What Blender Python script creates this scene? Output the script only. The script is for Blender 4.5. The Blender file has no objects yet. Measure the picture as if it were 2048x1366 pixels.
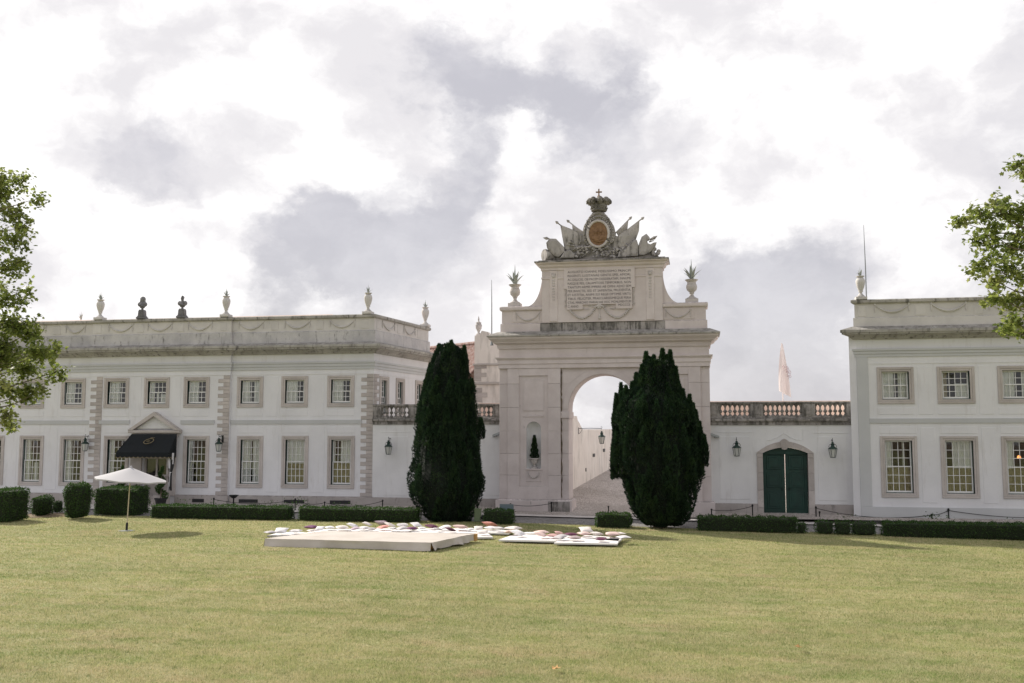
import bpy, math, random
import numpy as np
from mathutils import Vector, Matrix
R = math.radians
rng = np.random.default_rng(7)
random.seed(7)
sc = bpy.context.scene
COL = sc.collection

# ------------------------------------------------------------------ camera
FPX, YAW, PITCH, HC = 1991.1, R(-10.7), R(5.25), 3.8
FW = Vector((math.sin(YAW)*math.cos(PITCH), math.cos(YAW)*math.cos(PITCH), math.sin(PITCH)))
RT = Vector((math.cos(YAW), -math.sin(YAW), 0))
UP = RT.cross(FW)
cam_data = bpy.data.cameras.new('camera')
cam_data.sensor_width = 36.0
cam_data.lens = 35.0
cam_data.clip_end = 5000
cam = bpy.data.objects.new('camera', cam_data)
COL.objects.link(cam)
cam.matrix_world = Matrix(((RT.x, UP.x, -FW.x, 0), (RT.y, UP.y, -FW.y, 0), (RT.z, UP.z, -FW.z, HC), (0, 0, 0, 1)))
sc.camera = cam

def ray(px, py):
    return FW + RT*((px-1024)/FPX) - UP*((py-683)/FPX)
def at(px, py, Y):
    """survey helper: the point of the vertical plane y=Y seen at a photo position"""
    d = ray(px, py)
    return Vector((0, 0, HC)) + d*(Y/d.y)
def gnd(px, py, z=0.0):
    d = ray(px, py)
    return Vector((0, 0, HC)) + d*((z-HC)/d.z)
def on_line(px, py, o, d):
    """point of the vertical plane through plan point o with plan direction d"""
    r = ray(px, py)
    det = r.x*(-d[1]) + d[0]*r.y
    t = (o[0]*(-d[1]) + d[0]*o[1])/det
    return Vector((0, 0, HC)) + r*t

# ------------------------------------------------------------------ sky and sun
SUN_AZ, SUN_EL = R(-61), R(35.5)          # from +Y towards +X
SUN_DIR = Vector((math.sin(SUN_AZ)*math.cos(SUN_EL), math.cos(SUN_AZ)*math.cos(SUN_EL), math.sin(SUN_EL)))
sc.view_settings.view_transform = 'Standard'
sc.view_settings.look = 'None'
sc.view_settings.exposure = 0.98
sc.view_settings.gamma = 1.0
sun_d = bpy.data.lights.new('sun', 'SUN')
sun_d.energy = 2.9
sun_d.angle = R(1.2)
sun_d.color = (1.0, 0.93, 0.82)
sun = bpy.data.objects.new('sun', sun_d)
COL.objects.link(sun)
sun.rotation_euler = SUN_DIR.to_track_quat('Z', 'Y').to_euler()

world = bpy.data.worlds.new('World')
sc.world = world
world.use_nodes = True
WN, WL = world.node_tree.nodes, world.node_tree.links
WN.clear()
def wn(t, **kw):
    n = WN.new(t)
    for k, v in kw.items():
        setattr(n, k, v)
    return n
def wmath(op, a, b=None, c=None, clamp=False):
    n = wn('ShaderNodeMath', operation=op, use_clamp=clamp)
    for i, v in enumerate((a, b, c)):
        if v is None: continue
        if isinstance(v, (int, float)): n.inputs[i].default_value = v
        else: WL.new(v, n.inputs[i])
    return n.outputs[0]
def wvec(op, a, b=None):
    n = wn('ShaderNodeVectorMath', operation=op)
    for i, v in enumerate((a, b)):
        if v is None: continue
        if isinstance(v, (tuple, list, Vector)): n.inputs[i].default_value = tuple(v)
        else: WL.new(v, n.inputs[i])
    return n
def wrange(v, a, b, c=0.0, d=1.0, mode='SMOOTHSTEP'):
    n = wn('ShaderNodeMapRange', interpolation_type=mode)
    WL.new(v, n.inputs[0])
    for i, x in enumerate((a, b, c, d)): n.inputs[1+i].default_value = x
    return n.outputs[0]
def wnoise(vec, scale, detail, rough=0.55, dist=0.0):
    n = wn('ShaderNodeTexNoise')
    n.inputs['Scale'].default_value = scale
    n.inputs['Detail'].default_value = detail
    n.inputs['Roughness'].default_value = rough
    n.inputs['Distortion'].default_value = dist
    WL.new(vec, n.inputs['Vector'])
    return n
def wmix(f, a, b):
    n = wn('ShaderNodeMix', data_type='RGBA')
    if isinstance(f, (int, float)): n.inputs[0].default_value = f
    else: WL.new(f, n.inputs[0])
    for i, v in ((6, a), (7, b)):
        if isinstance(v, tuple): n.inputs[i].default_value = v
        else: WL.new(v, n.inputs[i])
    return n.outputs[2]
sky = wn('ShaderNodeTexSky', sky_type='NISHITA', sun_disc=False)
sky.sun_elevation = SUN_EL
sky.sun_rotation = SUN_AZ
sky.air_density = 1.0
sky.dust_density = 2.0
geo = wn('ShaderNodeTexCoord').outputs['Generated']
sep = wn('ShaderNodeSeparateXYZ'); WL.new(geo, sep.inputs[0])
# clouds live in direction space; a turbulent warp frays every edge
iso = wvec('MULTIPLY', geo, (1.0, 1.0, 1.45)).outputs[0]
w1 = wnoise(iso, 5.0, 8, 0.62)
wv = wvec('SCALE', wvec('SUBTRACT', w1.outputs['Color'], (0.5, 0.5, 0.5)).outputs[0]); wv.inputs[3].default_value = 0.24
gw = wvec('NORMALIZE', wvec('ADD', geo, wv.outputs[0]).outputs[0]).outputs[0]
w2 = wvec('SCALE', wvec('SUBTRACT', w1.outputs['Color'], (0.5, 0.5, 0.5)).outputs[0]); w2.inputs[3].default_value = 0.12
cw = wvec('ADD', iso, w2.outputs[0]).outputs[0]
big = wnoise(cw, 7.0, 12, 0.62).outputs['Fac']
fine = wnoise(cw, 26.0, 8, 0.65).outputs['Fac']
dens = wmath('ADD', wmath('MULTIPLY', wmath('SUBTRACT', big, 0.5), 2.0), wmath('MULTIPLY', wmath('SUBTRACT', fine, 0.5), 0.85))
BLOBS = [  # sky position on the photo, angular radius in degrees, weight (+ cloud, - thin grey veil)
    (200, 90, 12, .85), (640, 40, 8, .6), (450, 40, 8, .5), (1150, 30, 6, .3), (640, 350, 3.6, .50), (540, 310, 2.4, .3), (760, 340, 2.8, .35), (1130, 500, 3.4, .60), (1260, 440, 3.0, .5), (960, 560, 3.0, .5), (1480, 330, 3.6, .45), (1600, 420, 3.4, .40), (1860, 300, 8, .40),
    (1600, 60, 8, .45), (690, 540, 2.2, .6), (360, 530, 3.2, .55), (240, 510, 2.0, .4), (900, 640, 3.0, .45), (1300, 215, 1.5, .42), (60, 480, 5, .4), (1560, 620, 2.2, .35), (1180, 40, 5, .4), (1000, 330, 2.2, .3),
    (1070, 130, 1.6, .4), (1080, 340, 2.2, .45), (1010, 90, 2, .3), (1150, 560, 2.5, .3),
    (820, 470, 4.0, -.50), (600, 440, 3.0, -.45), (720, 470, 3.0, -.35), (950, 430, 2.8, -.4), (560, 520, 2.6, -.5), (470, 430, 3.2, -.5), (720, 440, 3.0, -.5), (1190, 160, 2.4, -.3), (1320, 170, 2.6, -.4), (1260, 260, 4.2, -.40), (1310, 340, 2.8, -.3), (1560, 530, 3.0, -.6), (1660, 510, 2.6, -.5),
    (1500, 740, 4.5, -.45), (920, 325, 2.8, .62), (1010, 320, 2.4, .40), (800, 330, 2.4, .35), (860, 180, 4.6, -.85), (960, 210, 3.4, -.35), (790, 200, 3.0, -.30), (980, 190, 3.0, -.30), (160, 300, 3.2, -.5), (280, 300, 3.2, -.45), (390, 310, 3.0, -.45), (130, 400, 2.4, -.35), (300, 420, 2.2, -.4)]
for bx_, by_, br_, bw_ in BLOBS:
    c = ray(bx_, by_).normalized()
    dt = wvec('DOT_PRODUCT', gw, c).outputs['Value']
    dens = wmath('ADD', dens, wrange(dt, math.cos(R(br_*1.9)), 1.0, 0.0, bw_*1.15))
glow = wrange(wvec('DOT_PRODUCT', geo, tuple(SUN_DIR)).outputs['Value'], 0.72, 1.0)
dens = wmath('ADD', dens, wmath('MULTIPLY', glow, 0.40))
mask = wrange(dens, -0.40, 0.82)
belly = wrange(wnoise(cw, 9.0, 7, 0.55).outputs['Fac'], 0.36, 0.62)
hi = wmix(belly, (4.3, 4.2, 4.33, 1), (5.9, 5.8, 5.76, 1))
veil = wrange(wnoise(cw, 5.0, 9, 0.6).outputs['Fac'], 0.38, 0.66)
gap = wmix(0.94, sky.outputs[0], wmix(veil, (2.95, 2.87, 3.08, 1), (3.75, 3.65, 3.82, 1)))
colr = wmix(mask, gap, hi)
bg = wn('ShaderNodeBackground'); bg.inputs[1].default_value = 0.1
WL.new(colr, bg.inputs[0])
WL.new(bg.outputs[0], wn('ShaderNodeOutputWorld').inputs[0])

# ------------------------------------------------------------------ materials
def nodes(m):
    m.use_nodes = True
    return m.node_tree.nodes, m.node_tree.links
def noise(N, L, vec, scale, detail=4, rough=0.55):
    n = N.new('ShaderNodeTexNoise')
    n.inputs['Scale'].default_value = scale; n.inputs['Detail'].default_value = detail; n.inputs['Roughness'].default_value = rough
    L.new(vec, n.inputs['Vector'])
    return n.outputs['Fac']
def ramp(N, L, v, a, b, lo=0.0, hi=1.0):
    n = N.new('ShaderNodeMapRange'); n.interpolation_type = 'SMOOTHSTEP'
    L.new(v, n.inputs[0])
    for i, x in enumerate((a, b, lo, hi)): n.inputs[1+i].default_value = x
    return n.outputs[0]
def mixc(N, L, f, a, b):
    n = N.new('ShaderNodeMix'); n.data_type = 'RGBA'
    if isinstance(f, (int, float)): n.inputs[0].default_value = f
    else: L.new(f, n.inputs[0])
    for i, v in ((6, a), (7, b)):
        if isinstance(v, tuple): n.inputs[i].default_value = v if len(v) == 4 else v + (1,)
        else: L.new(v, n.inputs[i])
    return n.outputs[2]
def scaled(N, L, vec, s):
    n = N.new('ShaderNodeVectorMath'); n.operation = 'MULTIPLY'
    L.new(vec, n.inputs[0]); n.inputs[1].default_value = s
    return n.outputs[0]
def bump(N, L, h, strength, dist, bsdf):
    b = N.new('ShaderNodeBump'); b.inputs['Strength'].default_value = strength; b.inputs['Distance'].default_value = dist
    L.new(h, b.inputs['Height']); L.new(b.outputs[0], bsdf.inputs['Normal'])

def plain(name, c, rough=0.6, metal=0.0, c2=None, scale=3.0, bmp=0.0, bscale=40):
    m = bpy.data.materials.new(name); N, L = nodes(m)
    b = N['Principled BSDF']
    b.inputs['Roughness'].default_value = rough; b.inputs['Metallic'].default_value = metal
    b.inputs['Base Color'].default_value = c + (1,)
    pos = N.new('ShaderNodeNewGeometry').outputs['Position']
    if c2:
        f = ramp(N, L, noise(N, L, pos, scale, 5), 0.35, 0.65)
        L.new(mixc(N, L, f, c, c2), b.inputs['Base Color'])
    if bmp:
        bump(N, L, noise(N, L, pos, bscale, 4), bmp, 0.01, b)
    return m
def stone(name, c1, c2, dark=(0.09, 0.085, 0.075), stain=0.62, top=0.5, speck=0.15, rnd=0.10):
    """weathered stone: two tones, fine speckle, vertical run-off streaks and lichen on upward faces"""
    m = bpy.data.materials.new(name); N, L = nodes(m)
    b = N['Principled BSDF']; b.inputs['Roughness'].default_value = 0.85
    g = N.new('ShaderNodeNewGeometry'); pos = g.outputs['Position']
    c = mixc(N, L, ramp(N, L, noise(N, L, pos, 1.3, 6, 0.6), 0.3, 0.7), c1, c2)
    sp = ramp(N, L, noise(N, L, pos, 38, 3, 0.7), 0.5, 0.72, 0.0, speck)
    c = mixc(N, L, sp, c, dark)
    streak = noise(N, L, scaled(N, L, pos, (3.2, 3.2, 0.55)), 1.6, 7, 0.68)
    blot = noise(N, L, pos, 5.0, 6, 0.7)
    mm = N.new('ShaderNodeMath'); mm.operation = 'MULTIPLY_ADD'
    L.new(blot, mm.inputs[0]); mm.inputs[1].default_value = 0.35
    L.new(streak, mm.inputs[2])
    c = mixc(N, L, ramp(N, L, mm.outputs[0], stain+0.17, stain+0.36, 0.0, 0.9), c, dark)
    sn = N.new('ShaderNodeSeparateXYZ'); L.new(g.outputs['True Normal'], sn.inputs[0])
    upm = ramp(N, L, sn.outputs[2], 0.25, 0.7)
    lich = ramp(N, L, noise(N, L, pos, 3.5, 7, 0.7), 0.38, 0.58, 0.0, top)
    mu = N.new('ShaderNodeMath'); mu.operation = 'MULTIPLY'; L.new(upm, mu.inputs[0]); L.new(lich, mu.inputs[1])
    c = mixc(N, L, mu.outputs[0], c, dark)
    if rnd:
        oi = N.new('ShaderNodeObjectInfo')
        rv = ramp(N, L, oi.outputs['Random'], 0.0, 1.0, 0.0, rnd*2)
        c = mixc(N, L, rv, c, tuple(x*0.72 for x in c2))
    L.new(c, b.inputs['Base Color'])
    bump(N, L, noise(N, L, pos, 30, 5, 0.65), 0.25, 0.012, b)
    return m
def plaster(name, c, c2, stain=(0.42, 0.39, 0.35), amt=0.35, thr=0.60):
    m = bpy.data.materials.new(name); N, L = nodes(m)
    b = N['Principled BSDF']; b.inputs['Roughness'].default_value = 0.9
    pos = N.new('ShaderNodeNewGeometry').outputs['Position']
    k = mixc(N, L, ramp(N, L, noise(N, L, pos, 0.7, 6, 0.6), 0.3, 0.7), c, c2)
    st = noise(N, L, scaled(N, L, pos, (2.6, 2.6, 0.4)), 1.4, 8, 0.7)
    k = mixc(N, L, ramp(N, L, st, thr-0.03, thr+0.16, 0.0, amt), k, stain)
    sp = ramp(N, L, noise(N, L, pos, 11, 5, 0.8), 0.66, 0.78, 0.0, amt*0.9)
    k = mixc(N, L, sp, k, stain)
    L.new(k, b.inputs['Base Color'])
    bump(N, L, noise(N, L, pos, 22, 6, 0.6), 0.18, 0.008, b)
    return m
def leafmat(name, dark, mid, light, trans=0.3, sc_=1.2, rough=0.55):
    m = bpy.data.materials.new(name); N, L = nodes(m)
    b = N['Principled BSDF']; b.inputs['Roughness'].default_value = rough
    b.inputs['Specular IOR Level'].default_value = 0.3
    pos = N.new('ShaderNodeNewGeometry').outputs['Position']
    at_ = N.new('ShaderNodeAttribute'); at_.attribute_name = 'rnd'
    c = mixc(N, L, at_.outputs['Fac'], dark, mid)
    c = mixc(N, L, ramp(N, L, noise(N, L, pos, sc_, 4), 0.46, 0.78, 0.0, 0.8), c, light)
    L.new(c, b.inputs['Base Color'])
    t = N.new('ShaderNodeBsdfTranslucent'); L.new(c, t.inputs[0])
    mx = N.new('ShaderNodeMixShader'); mx.inputs[0].default_value = trans
    L.new(b.outputs[0], mx.inputs[1]); L.new(t.outputs[0], mx.inputs[2])
    L.new(mx.outputs[0], N['Material Output'].inputs[0])
    return m
M = {}
M['plaster'] = plaster('white_plaster', (0.765, 0.765, 0.78), (0.705, 0.705, 0.72), amt=0.24, thr=0.56)
M['plaster_worn'] = plaster('worn_white_plaster', (0.78, 0.78, 0.785), (0.70, 0.70, 0.705), amt=0.22, thr=0.56)
M['grey_paint'] = plaster('grey_paint', (0.56, 0.57, 0.575), (0.52, 0.53, 0.535), amt=0.12)
M['sky_fringe_pink'] = plaster('painted_sky_fringe', (0.86, 0.66, 0.55), (0.80, 0.60, 0.50), amt=0.15)  # stands in for the pink fringe where bright sky meets dark edges
M['cream'] = plaster('cream_plaster', (0.86, 0.81, 0.76), (0.78, 0.72, 0.67), amt=0.5, thr=0.5)
M['lime'] = stone('pale_limestone', (0.70, 0.635, 0.62), (0.61, 0.545, 0.53), stain=0.66, speck=0.10)
M['lime_pale'] = stone('carved_limestone', (0.64, 0.60, 0.58), (0.54, 0.505, 0.485), stain=0.62, speck=0.3, top=0.7)
M['surround'] = stone('window_limestone', (0.58, 0.535, 0.505), (0.48, 0.44, 0.41), stain=0.74, speck=0.30, top=0.3)
M['quoin'] = stone('quoin_limestone', (0.60, 0.55, 0.52), (0.44, 0.40, 0.375), stain=0.68, speck=0.32, rnd=0.22)
M['cornice'] = stone('lichen_cornice', (0.50, 0.48, 0.445), (0.33, 0.315, 0.285), stain=0.50, top=0.45, speck=0.4)
M['parapet'] = stone('parapet_stone', (0.66, 0.635, 0.61), (0.56, 0.54, 0.52), stain=0.66, speck=0.12)
M['parapet_base'] = stone('parapet_base_stone', (0.62, 0.605, 0.595), (0.46, 0.45, 0.455), stain=0.56, speck=0.25)
M['stained'] = stone('lichen_stained_stone', (0.44, 0.41, 0.39), (0.24, 0.225, 0.21), stain=0.44, top=0.8, speck=0.35)
M['plinth'] = stone('plinth_stone', (0.47, 0.43, 0.41), (0.37, 0.34, 0.32), stain=0.58, speck=0.25)
M['crest'] = stone('crest_stone', (0.51, 0.48, 0.46), (0.35, 0.33, 0.315), stain=0.50, top=0.85, speck=0.4)
M['crown'] = stone('crown_stone', (0.33, 0.31, 0.28), (0.16, 0.15, 0.135), stain=0.45, top=0.8, speck=0.5)
M['slate_stone'] = stone('dark_weathered_marble', (0.27, 0.27, 0.28), (0.13, 0.13, 0.14), stain=0.52, speck=0.4)
M['terracotta'] = plain('terracotta_relief', (0.27, 0.160, 0.085), 0.8, c2=(0.20, 0.115, 0.060), scale=9, bmp=0.2)
M['ink'] = plain('incised_letter_black', (0.05, 0.045, 0.05), 0.8)
M['white_wood'] = plain('white_sash_paint', (0.80, 0.80, 0.79), 0.45, c2=(0.74, 0.74, 0.73))
M['green_wood'] = plain('dark_green_frame_paint', (0.020, 0.055, 0.045), 0.4)
M['door_green'] = plain('green_door_paint', (0.005, 0.042, 0.030), 0.6, c2=(0.004, 0.030, 0.022), scale=2, bmp=0.1, bscale=60)
M['curtain'] = plain('white_net_curtain', (0.90, 0.90, 0.88), 0.9, c2=(0.85, 0.85, 0.83))
M['blind'] = plain('tan_lined_curtain', (0.46, 0.385, 0.235), 0.9, c2=(0.36, 0.30, 0.18), scale=5)
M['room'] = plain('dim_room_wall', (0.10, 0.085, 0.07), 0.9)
M['iron'] = plain('black_wrought_iron', (0.012, 0.013, 0.013), 0.5, 0.4)
M['lamp_green'] = plain('verdigris_lantern_metal', (0.018, 0.040, 0.032), 0.4, 0.5, c2=(0.03, 0.06, 0.05))
M['lamp_glass'] = plain('frosted_lantern_glass', (0.55, 0.56, 0.54), 0.25)
M['awning'] = plain('black_navy_canvas', (0.004, 0.007, 0.009), 0.9, c2=(0.006, 0.009, 0.012), bmp=0.1)
M['gold'] = plain('gold_trim', (0.22, 0.175, 0.095), 0.5)
M['cloth_white'] = plain('white_cloth', (0.80, 0.79, 0.80), 0.9)
M['parasol'] = plain('pale_grey_canvas', (0.46, 0.455, 0.47), 0.9)
M['black'] = plain('matt_black_plastic', (0.012, 0.012, 0.013), 0.5)
M['grey_metal'] = plain('grey_painted_metal', (0.30, 0.32, 0.33), 0.4, 0.3)
M['sign'] = plain('blue_grey_sign_back', (0.16, 0.21, 0.235), 0.45, 0.3)
M['cabinet'] = plain('green_utility_cabinet', (0.20, 0.26, 0.14), 0.6)
M['agave'] = plain('grey_green_metal_agave', (0.34, 0.37, 0.355), 0.7, 0.0, c2=(0.42, 0.45, 0.435), scale=6)
M['bark'] = plain('mottled_bark', (0.17, 0.135, 0.095), 0.9, c2=(0.10, 0.08, 0.055), scale=4, bmp=0.4, bscale=14)
M['wood'] = plain('raw_pine_board', (0.55, 0.33, 0.13), 0.7, c2=(0.46, 0.26, 0.09), scale=6)
M['pole_wood'] = plain('pale_wood_pole', (0.58, 0.50, 0.38), 0.6)
M['foam'] = plain('white_foam_mat', (0.82, 0.80, 0.79), 0.8, c2=(0.76, 0.74, 0.73), scale=2)
M['soil'] = plain('dry_soil', (0.22, 0.155, 0.10), 0.95, c2=(0.16, 0.115, 0.075), scale=3, bmp=0.5)
M['tile'] = plain('red_roof_tile', (0.24, 0.125, 0.10), 0.85, c2=(0.38, 0.29, 0.26), scale=5, bmp=0.3)
M['flag'] = plain('white_flag_cloth', (0.86, 0.78, 0.76), 0.8)
M['pink_print'] = plain('faded_rose_print', (0.52, 0.36, 0.38), 0.8)
M['lamp_lit'] = bpy.data.materials.new('lit_lamp_shade')
_N, _L = nodes(M['lamp_lit']); _N['Principled BSDF'].inputs['Base Color'].default_value = (.8, .35, .12, 1)
_N['Principled BSDF'].inputs['Emission Color'].default_value = (1, .36, .1, 1); _N['Principled BSDF'].inputs['Emission Strength'].default_value = 1.1
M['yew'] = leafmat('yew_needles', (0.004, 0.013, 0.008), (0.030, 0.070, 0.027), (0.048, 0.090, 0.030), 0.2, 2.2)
M['box'] = leafmat('box_hedge_leaves', (0.025, 0.060, 0.014), (0.060, 0.125, 0.026), (0.090, 0.165, 0.036), 0.3, 2.5)
M['plane'] = leafmat('plane_tree_leaves', (0.10, 0.145, 0.030), (0.31, 0.36, 0.095), (0.43, 0.43, 0.17), 0.58, 0.9, 0.38)
M['yew_core'] = plain('yew_inner_shade', (0.004, 0.009, 0.005), 0.95)  # near-black tone puts the shade inside the yew into the colour
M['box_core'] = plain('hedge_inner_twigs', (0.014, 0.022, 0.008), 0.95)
# thin window glass
m = bpy.data.materials.new('window_glass'); N_, L_ = nodes(m)
tr = N_.new('ShaderNodeBsdfTransparent'); tr.inputs[0].default_value = (0.96, 0.975, 0.965, 1)
gl = N_.new('ShaderNodeBsdfGlossy'); gl.inputs['Roughness'].default_value = 0.03
fr = N_.new('ShaderNodeFresnel'); fr.inputs[0].default_value = 1.52
mx = N_.new('ShaderNodeMixShader'); L_.new(fr.outputs[0], mx.inputs[0]); L_.new(tr.outputs[0], mx.inputs[1]); L_.new(gl.outputs[0], mx.inputs[2])
L_.new(mx.outputs[0], N_['Material Output'].inputs[0]); M['glass'] = m
# lawn soil/grass sheet and blades share one colour recipe
def lawn_mat(name, blade):
    m = bpy.data.materials.new(name); N, L = nodes(m); b = N['Principled BSDF']; b.inputs['Roughness'].default_value = 0.8
    b.inputs['Specular IOR Level'].default_value = 0.15
    pos = N.new('ShaderNodeNewGeometry').outputs['Position']
    flat = scaled(N, L, pos, (1, 1, 0))
    big_ = ramp(N, L, noise(N, L, flat, 0.22, 5, 0.62), 0.40, 0.60)
    mid_ = ramp(N, L, noise(N, L, scaled(N, L, flat, (.7, 1.3, 0)), 1.5, 7, 0.72), 0.40, 0.60)
    stripe = ramp(N, L, noise(N, L, scaled(N, L, flat, (0.05, 1.5, 0)), 1.0, 4), 0.38, 0.62)
    green, olive, straw = (0.185, 0.275, 0.078), (0.40, 0.43, 0.175), (0.64, 0.55, 0.35)
    c = mixc(N, L, big_, green, olive)
    c2 = mixc(N, L, mid_, olive, straw)
    c = mixc(N, L, 0.55, c, c2)
    c = mixc(N, L, ramp(N, L, stripe, 0, 1, 0, 0.32), c, straw)
    bare = ramp(N, L, noise(N, L, scaled(N, L, flat, (.6, 1.4, 0)), 0.55, 6, 0.7), 0.54, 0.68, 0.0, 0.55)
    c = mixc(N, L, bare, c, (0.60, 0.46, 0.32))
    tuft = ramp(N, L, noise(N, L, scaled(N, L, flat, (.8, 1.2, 0)), 4.5, 6, 0.75), 0.53, 0.66, 0.0, 0.70)
    c = mixc(N, L, tuft, c, (0.15, 0.205, 0.058))
    if blade:
        a = N.new('ShaderNodeAttribute'); a.attribute_name = 'rnd'
        c = mixc(N, L, ramp(N, L, a.outputs['Fac'], 0.55, 1.0, 0.0, 0.75), c, straw)
        c = mixc(N, L, ramp(N, L, a.outputs['Fac'], 0.4, 0.0, 0.0, 0.75), c, (0.115, 0.18, 0.045))
        t = N.new('ShaderNodeBsdfTranslucent'); L.new(c, t.inputs[0])
        L.new(c, b.inputs['Base Color'])
        x = N.new('ShaderNodeMixShader'); x.inputs[0].default_value = 0.4
        L.new(b.outputs[0], x.inputs[1]); L.new(t.outputs[0], x.inputs[2]); L.new(x.outputs[0], N['Material Output'].inputs[0])
    else:
        c = mixc(N, L, ramp(N, L, noise(N, L, flat, 30, 4, 0.7), 0.35, 0.65, 0.0, 0.45), c, (0.27, 0.26, 0.12))
        c = mixc(N, L, 0.34, c, (0.10, 0.115, 0.04))
        L.new(c, b.inputs['Base Color'])
        bump(N, L, noise(N, L, flat, 45, 4, 0.7), 0.8, 0.03, b)
    return m
M['lawn'] = lawn_mat('mown_lawn', False)
M['blade'] = lawn_mat('grass_blades', True)
def cobble_mat(name, c1, c2, joint, scale):
    m = bpy.data.materials.new(name); N, L = nodes(m); b = N['Principled BSDF']; b.inputs['Roughness'].default_value = 0.75
    pos = N.new('ShaderNodeNewGeometry').outputs['Position']
    v = N.new('ShaderNodeTexVoronoi'); v.inputs['Scale'].default_value = scale; L.new(pos, v.inputs['Vector'])
    e = N.new('ShaderNodeTexVoronoi'); e.feature = 'DISTANCE_TO_EDGE'; e.inputs['Scale'].default_value = scale; L.new(pos, e.inputs['Vector'])
    sp = N.new('ShaderNodeSeparateColor'); L.new(v.outputs['Color'], sp.inputs[0])
    c = mixc(N, L, sp.outputs[0], c1, c2)
    c = mixc(N, L, ramp(N, L, noise(N, L, pos, 0.5, 4), 0.4, 0.65, 0, 0.4), c, joint)
    ed = ramp(N, L, e.outputs['Distance'], 0.02, 0.12)
    c = mixc(N, L, ed, joint, c)
    L.new(c, b.inputs['Base Color']); bump(N, L, ed, 0.9, 0.02, b)
    return m
M['cobble'] = cobble_mat('grey_cobbles', (0.36, 0.35, 0.35), (0.24, 0.235, 0.235), (0.11, 0.10, 0.09), 9)
M['ramp'] = cobble_mat('pale_cobbles', (0.62, 0.57, 0.54), (0.46, 0.42, 0.39), (0.26, 0.22, 0.19), 8)
M['paving'] = plain('limestone_paving', (0.58, 0.55, 0.53), 0.8, c2=(0.50, 0.47, 0.45), scale=2, bmp=0.3)
# platform cover: cream canvas with brown dirt scuffs
m = bpy.data.materials.new('cream_canvas_cover'); N_, L_ = nodes(m); b_ = N_['Principled BSDF']; b_.inputs['Roughness'].default_value = 0.85
p_ = N_.new('ShaderNodeNewGeometry').outputs['Position']
c_ = mixc(N_, L_, ramp(N_, L_, noise(N_, L_, p_, 1.1, 5), .35, .65), (0.56, 0.515, 0.47), (0.49, 0.445, 0.40))
c_ = mixc(N_, L_, ramp(N_, L_, noise(N_, L_, scaled(N_, L_, p_, (.6, 2.6, 1)), 1.7, 9, .75), .60, .74, 0, .8), c_, (0.28, 0.20, 0.12))
L_.new(c_, b_.inputs['Base Color']); bump(N_, L_, noise(N_, L_, p_, 4, 4), .3, .02, b_); M['canvas'] = m

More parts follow.
